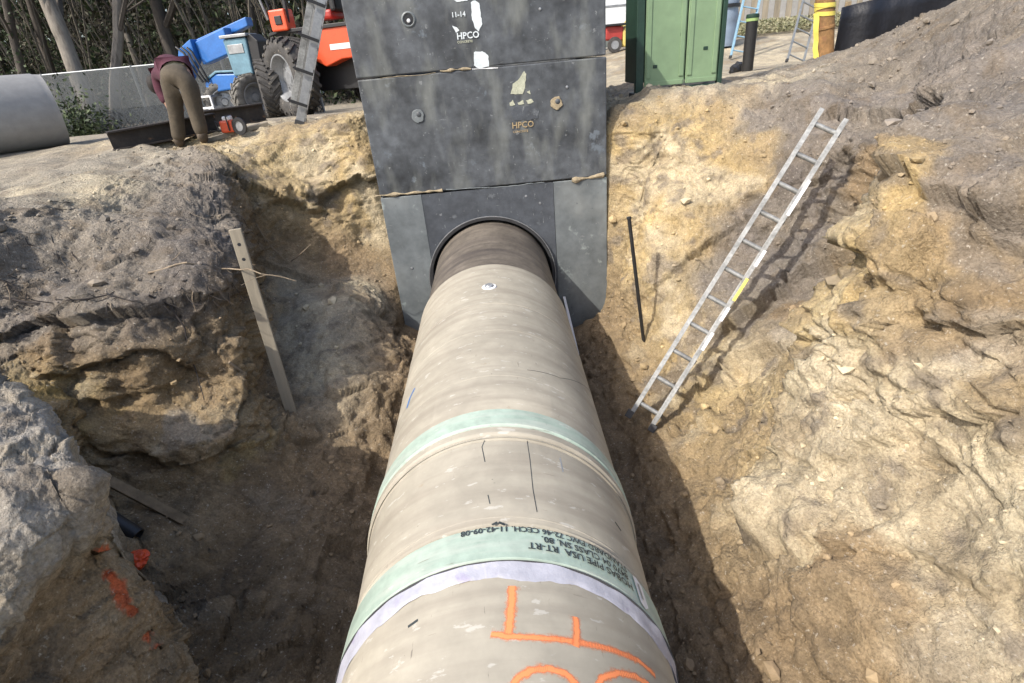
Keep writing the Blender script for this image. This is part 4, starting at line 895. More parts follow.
def skin(name, verts, edges, m, parent, root=0, sub=2):
    me = bpy.data.meshes.new(name); o0 = wloc(parent) if parent is not None else Vector((0,0,0))
    me.from_pydata([Vector(v[0])-o0 for v in verts], edges, []); o = bpy.data.objects.new(name, me); C.objects.link(o)
    md = o.modifiers.new('skin', 'SKIN'); md.use_smooth_shade = True
    for i, v in enumerate(verts):
        r = v[1]; rx, ry = (r, r) if isinstance(r, (int, float)) else r
        me.skin_vertices[0].data[i].radius = (rx, ry); me.skin_vertices[0].data[i].use_root = (i == root)
    if sub: s_ = o.modifiers.new('sub', 'SUBSURF'); s_.levels = sub; s_.render_levels = sub
    bpy.context.view_layer.update(); dg = bpy.context.evaluated_depsgraph_get()
    m2 = bpy.data.meshes.new_from_object(o.evaluated_get(dg)); m2.name = name; o.modifiers.clear(); o.data = m2
    m2.materials.clear(); m2.materials.append(m)
    m2.polygons.foreach_set('use_smooth', [True]*len(m2.polygons))
    if parent is not None: o.parent = parent
    return o
def person():
    f = at(190, 140, Z=.24); gz = zat(f.x, f.y)
    Y0 = f.y
    pr = thing('person', 'person in a maroon top and brown trousers bending over beside the steel beam', 'person', (f.x, f.y, gz))
    px = lambda u, v, Y: at(u, v, Y=Y)
    fL = px(177, 135, Y0+.12); fR = px(203, 138, Y0-.02)
    fL.z = zat(fL.x, fL.y)+.06; fR.z = zat(fR.x, fR.y)+.06
    kL = px(175, 107, Y0+.10); kR = px(194, 106, Y0+.0)
    hL = px(171.5, 82, Y0+.06); hR = px(187, 80, Y0+.0)
    pel = px(178, 76, Y0+.10); wai = px(174.5, 68, Y0+.30); che = px(166, 67.5, Y0+.55); nk = px(159, 77, Y0+.72)
    hd = px(156, 84, Y0+.80)
    sL = px(157.5, 74, Y0+.62); eL = px(161, 92, Y0+.60); wL = px(168, 106, Y0+.52)
    sR = px(168, 74, Y0+.45); eR = px(173, 90, Y0+.50); wR = px(178, 106, Y0+.42)
    V = [(pel, (.15,.12)), (wai, (.13,.11)), (che, (.16,.12)), (nk, .06), (hd+(nk-hd)*-.2, .09), (hL, .10), (kL, .062), (fL, .042), (hR, .10), (kR, .062), (fR, .042),
         (sL, .06), (eL, .042), (wL, .030), (sR, .06), (eR, .042), (wR, .030), (fL+Vector((-.08,.14,-.03)), .035), (fR+Vector((-.08,.14,-.03)), .035)]
    E = [(0,1),(1,2),(2,3),(3,4),(0,5),(5,6),(6,7),(0,8),(8,9),(9,10),(2,11),(11,12),(12,13),(2,14),(14,15),(15,16),(7,17),(10,18)]
    # palms and fingers
    for wi, w_, e_ in ((13, wL, eL), (16, wR, eR)):
        d = (w_-e_).normalized(); side = d.cross(Vector((0,1,0))).normalized(); k0 = len(V)
        V.append((w_+d*.06, (.038,.018))); E.append((wi, k0))
        for k in range(4):
            o = side*(.030-.02*k); L1 = (.036, .042, .038, .03)[k]
            i = len(V); V += [(w_+d*.09+o, .0095), (w_+d*(.09+L1)+o+Vector((0,-.008,0)), .0085), (w_+d*(.09+L1*1.7)+o+Vector((0,-.025,0)), .0075)]
            E += [(k0, i), (i, i+1), (i+1, i+2)]
        i = len(V); V += [(w_+d*.05+side*.045, .0105), (w_+d*.085+side*.06, .009)]; E += [(k0, i), (i, i+1)]
    skin('body', V, E, M['skin'], pr, 0, 1)
    # trousers
    mid = (kL+fL)/2; midR = (kR+fR)/2
    skin('trousers', [(pel, (.20,.17)), (pel+(wai-pel)*.35, (.175,.15)), (hL, (.135,.14)), (kL, .098), (mid, .088), (fL+Vector((0,0,.03)), .085), (hR, (.135,.14)), (kR, .098), (midR, .088), (fR+Vector((0,0,.03)), .085)],
         [(0,1),(0,2),(2,3),(3,4),(4,5),(0,6),(6,7),(7,8),(8,9)], M['trouser'], pr)
    skin('shirt_hem', [(pel+(wai-pel)*.28, (.188,.165)), (pel+(wai-pel)*.62, (.180,.158))], [(0,1)], M['shirt'], pr, 0, 1)
    skin('jacket', [(wai+(pel-wai)*.35, (.182,.16)), (wai, (.19,.165)), (che, (.20,.165)), (nk, .08), (sL, .095), (eL, .072), (wL+(eL-wL)*.15, .055), (sR, .09), (eR, .07), (wR+(eR-wR)*.15, .055)],
         [(0,1),(1,2),(2,3),(2,4),(4,5),(5,6),(2,7),(7,8),(8,9)], M['maroon'], pr, 1)
    dh = (hd-nk).normalized(); hc = nk+dh*.16
    hb = bmesh.new(); bmesh.ops.create_uvsphere(hb, u_segments=20, v_segments=14, radius=.105)
    for v in hb.verts:
        v.co.z *= 1.18
        if v.co.y > .02 and -.06 < v.co.z < .04: v.co.y += .012*max(0, 1-abs(v.co.x)/.025)
        v.co *= 1+.04*mnoise.noise(v.co*25)
    mh = bpy.data.meshes.new('hair'); hb.to_mesh(mh); hb.free(); mh.materials.append(M['hair']); oh = bpy.data.objects.new('hair', mh); C.objects.link(oh)
    oh.parent = pr; oh.location = hc-pr.location-dh*-.0
    for ff, nm in ((fL, 'boot'), (fR, 'boot')):
        g_ = ff.z-.06; mb = MB()
        dirf = Vector((-.45, .9, 0)).normalized(); 
        skin(nm, [(Vector((ff.x, ff.y, g_+.16)), .062), (Vector((ff.x, ff.y, g_+.07)), .065), (Vector((ff.x, ff.y, g_+.055))+dirf*.11, (.05,.05)), (Vector((ff.x, ff.y, g_+.045))+dirf*.20, (.048,.04)), (Vector((ff.x, ff.y, g_+.05))-dirf*.05, .05)],
             [(0,1),(1,2),(2,3),(1,4)], M['boot'], pr, 1)
person()

def cutoff_saw():
    c = at(229, 128, Z=.32); gz = zat(c.x, c.y); t = thing('cutoff_saw', 'red cut-off saw resting on the ground beside the person', 'saw', (c.x, c.y, gz))
    c = Vector((c.x, c.y, gz)); k_ = len(t.children)
    MB().box(c+Vector((0,0,.17)), (.24,.20,.20)).build('engine_housing', M['red'], t, bevel=.03)
    MB().box(c+Vector((.02,-.005,.30)), (.15,.14,.07)).build('air_filter_cover', M['label_white'], t, bevel=.02)
    MB().lathe([(0, -.004), (.13, -.004), (.13, .004), (0, .004)], c+Vector((.24,-.10,.15)), (.2,1,0), 28).build('cutting_disc', M['steel_grey'], t)
    MB().lathe([(.08, -.02), (.14, -.02), (.143, 0), (.14, .02), (.08, .02)], c+Vector((.24,-.10,.16)), (.2,1,0), 28).build('disc_guard', M['black'], t, True)
    MB().tube([c+Vector((-.12,0,.2)), c+Vector((-.22,0,.27)), c+Vector((-.20,0,.12)), c+Vector((-.1,0,.08))], .016, 8).build('rear_handle', M['black'], t, True)
    MB().tube([c+Vector((.05,-.12,.1)), c+Vector((.05,-.13,.34)), c+Vector((.05,.12,.34)), c+Vector((.05,.12,.1))], .013, 8).build('front_handle', M['black'], t, True)
    t.scale = (.68, .68, .72)
cutoff_saw()

# ------------------------------------------------------------------ vehicles
def wheel(root, c, axle, R_, W_, tyre=M['tyre'], rim=M['steel_grey'], lugs=22, ang=0):
    c = Vector(c); ax = Vector(axle).normalized(); up = Vector((0,0,1)); fw = up.cross(ax).normalized()
    rb = MB().lathe([(.0, W_*.18), (R_*.16, W_*.18), (R_*.20, W_*.06), (R_*.44, W_*.02), (R_*.50, W_*.30), (R_*.565, W_*.46), (R_*.60, W_*.46), (R_*.60, W_*.40), (R_*.56, W_*.3), (R_*.56, -W_*.3), (R_*.60, -W_*.42), (R_*.5, -W_*.3), (0, -W_*.2)], c, ax, 36)
    for k in range(8):
        a = 2*PI*k/8; rb.lathe([(0, 0), (R_*.025, 0), (R_*.03, -R_*.03)], c+ax*(W_*.05+.02)+(fw*math.cos(a)+up*math.sin(a))*R_*.32, ax, 6)
    w = rb.build('wheel', rim, root, True)
    tb = MB().lathe([(R_*.58, W_*.40), (R_*.66, W_*.50), (R_*.82, W_*.53), (R_*.92, W_*.46), (R_*.95, W_*.3), (R_*.955, 0), (R_*.95, -W_*.3), (R_*.92, -W_*.46), (R_*.82, -W_*.53), (R_*.66, -W_*.50), (R_*.58, -W_*.40)], c, ax, 44, closed=True)
    for k in range(lugs):
        for s in (-1, 1):
            a = 2*PI*(k+(.5 if s > 0 else 0))/lugs; b = a+2*PI/lugs*.9
            p0 = c+(fw*math.cos(a)+up*math.sin(a))*R_*.965+ax*s*W_*.46; p1 = c+(fw*math.cos(b)+up*math.sin(b))*R_*.972+ax*s*W_*.02
            tb.beam(p0, p1, R_*.075, R_*.075, (fw*math.cos((a+b)/2)+up*math.sin((a+b)/2)))
            p2 = c+(fw*math.cos(a)+up*math.sin(a))*R_*.88+ax*s*W_*.50
            tb.beam(p2, p0, R_*.075, R_*.06, ax)
    tb.build('tyre', tyre, w, True)
    return w
def poly_part(name, pts, Yf, Yb, m, root, bevel=.012):
    """side profile given in local XZ, extruded in Y"""
    return MB().prism(pts, lambda p: LM @ Vector((p[0], Yf, p[1])), lambda p: LM @ Vector((p[0], Yb, p[1]))).build(name, m, root, bevel=bevel)
def lbox(c, d, name, m, root, bevel=.01):
    mb = MB(); mb.m = LM; mb.box(c, d); return mb.build(name, m, root, bevel=bevel)

# telehandler: local X forward, Y left, Z up
tb_ = at(292, 113, Y=11.4); tb_.z = zat(tb_.x, tb_.y)
TH = thing('telehandler', 'orange-red telehandler with big treaded tyres parked behind the trench', 'telehandler', tb_)
th_ang = math.radians(-120)
Ywh = tb_.y
def P_(u, v, dy=0): return at(u, v, Y=Ywh+dy)
wc = P_(292, 78); Rw = .67; gz = zat(wc.x, wc.y); wc.z = gz+Rw
wheel(TH, wc, (-.70,-.71,0), Rw, .42)
w2 = P_(270, 88, .45); w2 = Vector((w2.x, w2.y, gz+.52))
wheel(TH, w2, (.93,.36,0), .52, .36)
fwd = Vector((.78, -.62, 0)).normalized(); left = Vector((.62, .78, 0)).normalized()
w3 = wc+left*1.9; w4 = wc+fwd*2.9+left*1.9; w5 = wc+fwd*1.6+left*1.3
LM = Matrix.Translation(wc) @ Matrix((( .95, .30, 0, 0), (-.30, .95, 0, 0), (0, 0, 1, 0), (0, 0, 0, 1)))   # X right/along the machine, Y away
wheel(TH, LM @ Vector((.95, 1.45, 0)), (-.62,-.78,0), Rw, .42)
wheel(TH, LM @ Vector((2.7, .05, 0)), (-.30,-.95,0), Rw, .42)
wheel(TH, LM @ Vector((2.7, 1.75, 0)), (.30,.95,0), Rw, .42)
poly_part('chassis', [(-.1,.0),(.35,-.28),(2.9,-.28),(3.2,.15),(3.1,.45),(.3,.45)], .35, 1.5, M['black'], TH)
poly_part('engine_cover', [(.42,.30),(.75,.12),(1.1,.22),(2.2,.25),(2.2,.75),(.55,.72)], .05, .5, M['red'], TH, .02)
lbox((1.12,.045,.42), (.42,.012,.09), 'decal', M['label_white'], TH, .002)
poly_part('mudguard', [(-.30,.74),(.0,.80),(.34,.70),(.36,.66),(.0,.75),(-.30,.70)], .05, .45, M['black'], TH, .005)
lbox((.02,.10,.92), (.34,.28,.34), 'tool_box', M['red'], TH, .03)
lbox((.04,-.05,.92), (.14,.02,.14), 'tool_box_latch', M['black'], TH, .01)
poly_part('boom', [(-.4,1.75),(3.6,2.0),(3.6,2.3),(-.4,2.1)], 1.0, 1.4, M['red'], TH, .02)
poly_part('boom_extension', [(-.9,1.76),(-.4,1.80),(-.4,2.02),(-.9,1.98)], 1.08, 1.32, M['steel_grey'], TH, .01)
# cab: pillars and glass
cabx0, cabx1, caby0, caby1, cz0, cz1 = .15, 1.35, .05, .92, .75, 2.2
cab = None
mb = MB(); mb.m = LM
for X_ in (cabx0, cabx1):
    for Y_ in (caby0, caby1): mb.beam((X_, Y_, cz0), (X_+(.12 if X_ == cabx0 else 0), Y_, cz1), .06, .06)
for Y_ in (caby0, caby1):
    mb.beam((cabx0+.12, Y_, cz1), (cabx1, Y_, cz1), .06, .06); mb.beam((cabx0, Y_, cz0), (cabx1, Y_, cz0), .06, .06)
mb.build('cab_frame', M['black'], TH, bevel=.008)
lbox(((cabx0+cabx1)/2+.05, (caby0+caby1)/2, cz1+.06), (1.25,.95,.07), 'cab_roof', M['red'], TH, .02)
lbox((.72,.5,.95), (.45,.5,.14), 'seat', M['red_dull'], TH, .04); lbox((.98,.5,1.28), (.12,.46,.6), 'seat_back', M['black'], TH, .04)
lbox((1.32,.5,1.5), (.008,.8,1.3), 'rear_window', M['glass'], TH, .001)
mb = MB(); mb.m = LM; mb.tube([(-.18,-.02,.95), (-.22,-.10,1.35), (-.30,-.12,2.1)], .022, 8); mb.build('grab_rail', M['steel_grey'], TH, True)
mb = MB(); mb.m = LM; mb.tube([(-.12,.0,1.1), (-.2,-.05,1.6), (-.25,-.05,2.0)], .018, 8); mb.build('mirror_arm', M['black'], TH, True)
lbox((-.28,-.06,1.45), (.16,.05,.28), 'mirror', M['red'], TH, .02)
mb = MB(); mb.m = LM; mb.lathe([(0,0),(.09,0),(.10,.02),(.10,.9),(.0,.9)], (1.5,.3,.72), (0,0,1), 16); mb.build('exhaust', M['black'], TH, True)
mb = MB(); mb.m = LM; mb.tube([(.35,-.02,-.25), (.2,-.12,-.45), (-.05,-.2,-.52)], .05, 8); mb.build('steering_linkage', M['black'], TH, True)

# blue machine
Yb_ = 12.9
bb = at(245, 112, Y=Yb_); bb.z = zat(bb.x, bb.y)
BL = thing('blue_tractor', 'blue forklift-like machine with folded boom arms and grey tyres in front of the trees', 'machine', bb)
c = at(251, 84, Y=Yb_-.3); gz = zat(c.x, c.y); c = Vector((c.x, c.y, gz+.46))
wheel(BL, c, (.72,-.70,0), .46, .30, M['tyre_dusty'], lugs=18)
LM = Matrix.Translation(c) @ Matrix((( .97, .24, 0, 0), (-.24, .97, 0, 0), (0, 0, 1, 0), (0, 0, 0, 1))) @ Matrix.Diagonal((.70,.70,.80,1))
wheel(BL, LM @ Vector((-1.15,.15,-.05)), (.2,-.98,0), .40, .28, M['tyre_dusty'], lugs=18)
wheel(BL, LM @ Vector((.0,1.3,0)), (-.24,.97,0), .46, .30, M['tyre_dusty'], lugs=18)
wheel(BL, LM @ Vector((-1.15,1.3,-.05)), (-.24,.97,0), .40, .28, M['tyre_dusty'], lugs=18)
poly_part('chassis', [(-1.6,-.28),(.15,-.28),(.2,.25),(-1.5,.22)], .25, 1.15, M['blue'], BL)
poly_part('hood', [(-1.55,.18),(-.35,.24),(-.30,.58),(-1.05,.62),(-1.5,.45)], -.05, 1.0, M['blue'], BL, .03)
poly_part('hood_top', [(-1.45,.46),(-1.0,.64),(-.3,.61),(-.3,.66),(-1.02,.69),(-1.5,.5)], -.08, 1.02, M['blue_pale'], BL, .01)
poly_part('counterweight', [(-.42,.52),(.22,.52),(.30,1.35),(-.46,1.35)], -.10, .35, M['blue_pale'], BL, .03)
lbox((-.07,.12,1.40), (.86,.56,.07), 'counterweight_cap', M['steel_grey'], BL, .01)
lbox((-.10,-.11,1.12), (.5,.02,.2), 'grille', M['steel_grey'], BL, .005)
poly_part('tower_side', [(.24,.3),(.5,.25),(.62,1.25),(.42,1.42),(.3,1.38)], -.05, .5, M['black'], BL, .02)
poly_part('boom_arm', [(-1.45,.85),(-.45,1.05),(-.42,1.62),(-1.5,1.38)], .05, .40, M['blue'], BL, .02)
poly_part('upper_arm', [(-1.95,1.15),(.1,1.62),(.1,1.82),(-1.95,1.42)], .45, .75, M['blue'], BL, .02)
poly_part('boom_arm', [(-2.2,.3),(-1.5,1.0),(-1.5,1.45),(-2.0,1.25),(-2.35,.6)], -.1, .2, M['blue'], BL, .02)
for k in range(3):
    mb = MB(); mb.m = LM; mb.tube([(-2.0+.18*k,-.15,1.3-.02*k), (-1.78+.14*k,-.18,1.15), (-1.62+.14*k,-.16,.7), (-1.5+.1*k,-.1,.45)], .03, 8); mb.build('hydraulic_hose', M['black'], BL, True)
mb = MB(); mb.m = LM
for X_ in (-1.75, -1.2): mb.beam((X_,-.38,-.42), (X_,-.38,.12), .05, .05)
for Z_ in (-.42, -.15, .12): mb.beam((-1.75,-.38,Z_), (-1.2,-.38,Z_), .05, .05)
mb.beam((-1.72,-.38,-.4), (-1.22,-.38,-.12), .04, .04); mb.build('bumper_frame', M['label_white'], BL, bevel=.005)
mb = MB(); mb.m = LM
for Z_ in (-.15, .12): mb.beam((-1.75,-.38,Z_), (-1.75,.3,Z_), .05, .05); mb.beam((-1.2,-.38,Z_), (-1.2,.3,Z_), .05, .05)
mb.build('bumper_bracket', M['steel_grey'], BL)

# folded ladder beside the chamber, seen edge on
f_ = at(303, 133, Y=7.7); f_.z = zat(f_.x, f_.y); h_ = at(333, -60, Y=7.8)
t, ax2, wd2, nr2 = ladder('extension_ladder', 'grey fibreglass extension ladder standing edge-on left of the black chamber', f_, h_, (-.22,.97,0), .36, 8, rail=(.03,.10), m=M['steel_grey'])
o2 = nr2*.11
for s in (-1, 1):
    a = f_+wd2*s*.17+ax2*.2; b = h_+wd2*s*.17-ax2*.0
    MB().beam(a-o2, b-o2, .03, .075, nr2).build('fly_rail', M['alu'], t, bevel=.002)
for k in range(7):
    c = f_+ax2*(.25+.38*k)
    MB().beam(c-o2*1.45-wd2*.235, c+nr2*.06-wd2*.235, .012, .035, ax2).build('bracket', M['black'], t)
    MB().tube([c-wd2*.215-nr2*.17, c+wd2*.215-nr2*.17], .012, 8).build('bracket', M['black'], t)

# ------------------------------------------------------------------ right side background
def cabinet():
    b = at(675, 94, Z=.27); yb = b.y+.05; zz = zat(b.x, yb)+.0
    t = thing('steel_container', 'green steel storage container with double doors at the trench edge', 'container', (b.x, yb, zz))
    xl = at(635, 98, Y=yb).x; xr = at(719, 92, Y=yb).x; zb = at(675, 94, Y=yb).z; zt = zb+2.35
    zb += .03
    D_ = .50
    MB().box(((xl+xr)/2, yb+D_/2+.03, (zb+zt)/2+.06), (xr-xl, D_, zt-zb-.12)).build('body', M['green_dark'], t, bevel=.01)
    w = xr-xl
    for X_ in (xl+.04, xr-.02): MB().box((X_-(.0), yb, (zb+zt)/2), (.09 if X_ < 2 + 9 and X_ == xl+.04 else .05, .08, zt-zb)).build('corner_post', M['green_dark'], t, bevel=.006)
    MB().box(((xl+xr)/2+.02, yb, zt-.04), (w-.06, .075, .08)).build('top_rail', M['green_dark'], t, bevel=.006)
    MB().box(((xl+xr)/2, yb+.01, zb+.025), (w, .10, .05)).build('bottom_rail', M['green_dark'], t, bevel=.006)
    xm = xl+w*.57
    for a_, b_ in ((xl+.10, xm-.008), (xm+.008, xr-.055)):
        d = MB().box(((a_+b_)/2, yb-.012, (zb+zt)/2+.01), (b_-a_, .03, zt-zb-.13)).build('door', M['green'], t, bevel=.006)
        for (cx_, cz_, dx_, dz_) in (((a_+b_)/2, zb+.10, b_-a_-.04, .05), ((a_+b_)/2, zt-.12, b_-a_-.04, .05), (a_+.04, (zb+zt)/2, .05, zt-zb-.32), (b_-.04, (zb+zt)/2, .05, zt-zb-.32)):
            MB().box((cx_, yb-.032, cz_), (dx_, .014, dz_)).build('door_stiffener', M['green'], d, bevel=.004)
    X_ = xl+.30; 
    MB().tube([(X_, yb-.05, zt-.1), (X_, yb-.05, zb+1.05)], .014, 8).build('lock_rod', M['green'], t, True)
    mb = MB()
    for X_ in (xl+.06, xr-.06): mb.box((X_, yb+.15, zb-.04), (.12, .3, .10))
    mb.build('skid_foot', M['black'], t, bevel=.005)
    for X_, Z_ in ((xm-.35, zb+.28), (xm+.22, zb+.42), (xm-.05, zb+.58)):
        MB().box((X_, yb-.029, Z_), (.05, .006, .035)).build('paint_chip', M['green_dark'], t, bevel=.002)
cabinet()

def bollard():
    b = at(746, 81, Z=.15); z = zat(b.x, b.y); t = thing('black_post', 'black steel post with a green band near its top on the sand', 'post', (b.x, b.y, z))
    tp = at(753, 14, Y=b.y); h = tp.z-z; ax = (tp-Vector((b.x, b.y, z))).normalized()
    MB().lathe([(.085, -.1), (.088, h*.88)], (b.x, b.y, z), ax, 24).build('shaft', M['black_steel'], t, True)
    MB().lathe([(.093, h*.88), (.093, h*.93), (.085, h*.93)], (b.x, b.y, z), ax, 24).build('reflective_band', mat('lime', (.35,.50,.18), .5), t, True)
    MB().lathe([(.094, h*.93), (.098, h*.95), (.094, h), (0, h+.01)], (b.x, b.y, z), ax, 24).build('cap', M['green_dark'], t, True)
    q = bpy.data.meshes.new('x')
    c = at(737, 71, Y=b.y+.3); bm = bmesh.new(); bmesh.ops.create_icosphere(bm, subdivisions=3, radius=.11)
    for v in bm.verts: v.co *= 1+.4*mnoise.noise(v.co*18)
    m_ = bpy.data.meshes.new('sandbag'); bm.to_mesh(m_); bm.free(); m_.materials.append(M['black']); o = bpy.data.objects.new('rubber_debris', m_); C.objects.link(o)
    o.location = (c.x, c.y, zat(c.x, c.y)+.05); tag(o, 'small dark lump of debris beside the foot of the black post', 'debris')
bollard()

def rusty_post():
    b = at(823, 69, Z=.2); b = at(823, 69, Y=min(b.y, 9.2)); z = zat(b.x, b.y); t = thing('rusty_post', 'rusty orange steel post wrapped in yellow caution tape at the end of the black barrier', 'post', (b.x, b.y, z))
    tp = at(826, -60, Y=b.y); h = tp.z-z; r = .10*b.y/9.2*1.3
    ax = (tp-Vector((b.x, b.y, z))).normalized(); o = Vector((b.x, b.y, z))
    MB().lathe([(r, -.3), (r, h)], o, ax, 28).build('shaft', M['rust'], t, True)
    for s in (.30, .78): MB().lathe([(r, h*s-.02), (r+.012, h*s-.015), (r+.012, h*s+.015), (r, h*s+.02)], o, ax, 28).build('weld_collar', M['rust'], t, True)
    zt = at(825, 12, Y=b.y).z-z
    for k, (dz, sl) in enumerate(((.0, .02), (.06, -.03), (.11, .015))):
        pts = []; n = 40; vs = []
        for i in range(n+1):
            a = 2*PI*i/n; rr = r+.008+.004*k+.004*mnoise.noise(Vector((a, k, 2)))
            for e in (-.028, .028):
                hh = zt+dz+e+sl*math.sin(a); vs.append(o+ax*hh+Vector((math.cos(a)*rr, math.sin(a)*rr, 0)))
        mb = MB(); mb.add(vs, [(2*i, 2*i+1, 2*i+3, 2*i+2) for i in range(n)]); mb.build('tape_wrap', M['yellow'], t, True)
    # hanging strip down the left side
    mb = MB(); vs = []; n = 24
    for i in range(n+1):
        f = i/n; hh = zt-(zt+.02)*f; X_ = -r-.02-.02*mnoise.noise(Vector((f*5, 1, 1))); 
        vs += [o+ax*hh+Vector((X_-.045, -.04, 0)), o+ax*hh+Vector((X_+.02, -.07-.01*math.sin(f*9), 0))]
    mb.add(vs, [(2*i, 2*i+1, 2*i+3, 2*i+2) for i in range(n)]); mb.build('tape_tail', M['yellow'], t, True)
    return b
rp = rusty_post()

def barrier():
    a = Vector((rp.x+.16, rp.y+.05, 0)); b = at(1000, -20, Y=rp.y-.6); b = Vector((a.x+4.2, a.y+.2, 0))
    zt = at(836, 8, Y=a.y).z; t = thing('black_barrier', 'black plastic sheet barrier standing behind the grey spoil mound', 'barrier', (a.x, a.y, zat(a.x, a.y)))
    n = 120; vs = []
    for i in range(n+1):
        f = i/n; p = a.lerp(b, f); wv = .03*math.sin(f*42)+.05*mnoise.noise(Vector((f*14, 0, 0)))
        top = zt+.55*f+.02*mnoise.noise(Vector((f*9, 4, 0))); 
        for j in range(7):
            g_ = j/6; zz = -.1+(top+.1)*g_; w_ = wv*(1-.3*g_)+.02*mnoise.noise(Vector((f*20, g_*3, 2)))
            vs.append((p.x, p.y+w_, zz))
    mb = MB(); mb.add(vs, [(i*7+j, (i+1)*7+j, (i+1)*7+j+1, i*7+j+1) for i in range(n) for j in range(6)]); o = mb.build('sheet', M['black_sheet'], t, True)
    s_ = o.modifiers.new('thick', 'SOLIDIFY'); s_.thickness = .006
    for k in range(4):
        p = a.lerp(b, .04+.3*k); MB().beam((p.x, p.y+.12, -.1), (p.x, p.y+.12, zt+.5*(.04+.3*k)+.05), .06, .06).build('stake', M['wood'], t)
barrier()

# tank, blue step ladder, grey ladder, yellow and red machine, white trailer in the far background
def far_things():
    Yt = 16.5
    b = at(735, 30, Y=Yt); z = zat(b.x, b.y); t = thing('plastic_tank', 'blue-grey barrel-shaped tank behind the green container', 'tank', (b.x, b.y, z))
    r = at(741, 30, Y=Yt).x-at(722, 30, Y=Yt).x; r = r*.5+.1
    h = 2.0; prof = [(0, 0), (r, 0), (r+.02, .1)]
    for k in range(5): prof += [(r, .2+k*.38), (r+.025, .32+k*.38), (r, .44+k*.38)]
    prof += [(r*.9, h+.1), (0, h+.15)]
    MB().lathe(prof, (b.x-.35, b.y, z), (0,0,1), 32).build('shell', M['tank'], t, True)
    MB().lathe([(r+.03, .9), (r+.045, .9), (r+.045, .98), (r+.03, .98)], (b.x-.35, b.y, z), (0,0,1), 32, closed=True).build('hoop', M['black'], t, True)
    # step ladder
    b = at(741, 29, Y=14.6); b.z = zat(b.x, b.y)
    tp = at(762, -45, Y=14.9)
    ladder('step_ladder', 'pale blue ladder leaning beside the blue-grey tank', b, tp, (1,.1,0), .42, 7, m=M['blue_ladder'], group=None)
    b = at(797, 46, Y=12.6); b.z = zat(b.x, b.y); tp = at(822, -40, Y=13.6)
    ladder('step_ladder', 'thin grey ladder leaning behind the rusty post', b, tp, (1,.25,0), .40, 8, m=M['galv'], rail=(.025,.05))
    # white trailer
    Yw = 26; b = at(612, 33, Y=Yw); z = zat(b.x, b.y); t = thing('box_trailer', 'white box trailer seen between the chamber and the green container', 'trailer', (b.x, b.y, z))
    MB().box((b.x+.2, Yw+1.2, z+1.9), (4.2, 2.4, 2.5)).build('box_body', M['white'], t, bevel=.04)
    MB().box((b.x+.2, Yw-.01, z+1.55), (4.2, .03, .06)).build('side_rail', M['steel_grey'], t)
    MB().box((b.x+.2, Yw+1.2, z+.6), (4.2, 2.3, .12)).build('underframe', M['black'], t)
    for X_ in (-.7, .3, ):
        w = MB().lathe([(0, -.12), (.2, -.12), (.22, -.1), (.22, .1), (0, .1)], (b.x+X_, Yw+.15, z+.4), (0,1,0), 24).build('wheel', M['steel_grey'], t, True)
        MB().lathe([(.22, -.12), (.40, -.12), (.42, 0), (.40, .12), (.22, .12)], (b.x+X_, Yw+.15, z+.4), (0,1,0), 24, closed=True).build('tyre', M['tyre'], w, True)
    # yellow machine with red cowl
    Ym = 19; b = at(617, 44, Y=Ym); z = zat(b.x, b.y); t = thing('site_generator', 'small yellow and red site machine beyond the chamber edge', 'machine', (b.x, b.y, z))
    x_ = b.x
    MB().prism([(0,.12),(.95,.12),(.95,.85),(.25,.85),(0,.55)], lambda p: (x_+.12+p[0], Ym-.3, z+p[1]), lambda p: (x_+.12+p[0], Ym+.5, z+p[1])).build('housing', M['yellow_m'], t, bevel=.03)
    MB().prism([(-.55,.35),(-.02,.30),(.02,.68),(-.5,.72)], lambda p: (x_+.12+p[0], Ym-.28, z+p[1]), lambda p: (x_+.12+p[0], Ym+.45, z+p[1])).build('cowl', M['red_dull'], t, bevel=.03)
    MB().box((x_-.12, Ym, z+.73), (.62, .8, .06)).build('canopy', M['black'], t, bevel=.01)
    for X_ in (-.15, .75):
        w = MB().lathe([(0, -.06), (.12, -.06), (.12, .06), (0, .06)], (x_+X_, Ym-.36, z+.2), (0,1,0), 20).build('wheel', M['steel_grey'], t, True)
        MB().lathe([(.12, -.07), (.21, -.06), (.22, 0), (.21, .06), (.12, .07)], (x_+X_, Ym-.36, z+.2), (0,1,0), 20, closed=True).build('tyre', M['tyre'], w, True)
    # pale backdrop fence of boards at the right
    Yf = 23; xl = at(700, 20, Y=Yf).x; xr = at(1010, 20, Y=Yf).x
    t = thing('board_fence', 'pale weathered board fence at the far side of the sandy yard', 'fence', (xl, Yf, 1.0))
    x = xl; i = 0
    mbs = [MB(), MB()]
    while x < xr+2:
        w = .22; mbs[i % 2].box((x, Yf+.01*(i % 2), 1.0+1.1), (w-.012, .03, 2.2+.06*math.sin(i*2.3))); x += w; i += 1
    mbs[0].build('boards', M['concrete'], t); mbs[1].build('boards', M['wood_grey'], t)
far_things()

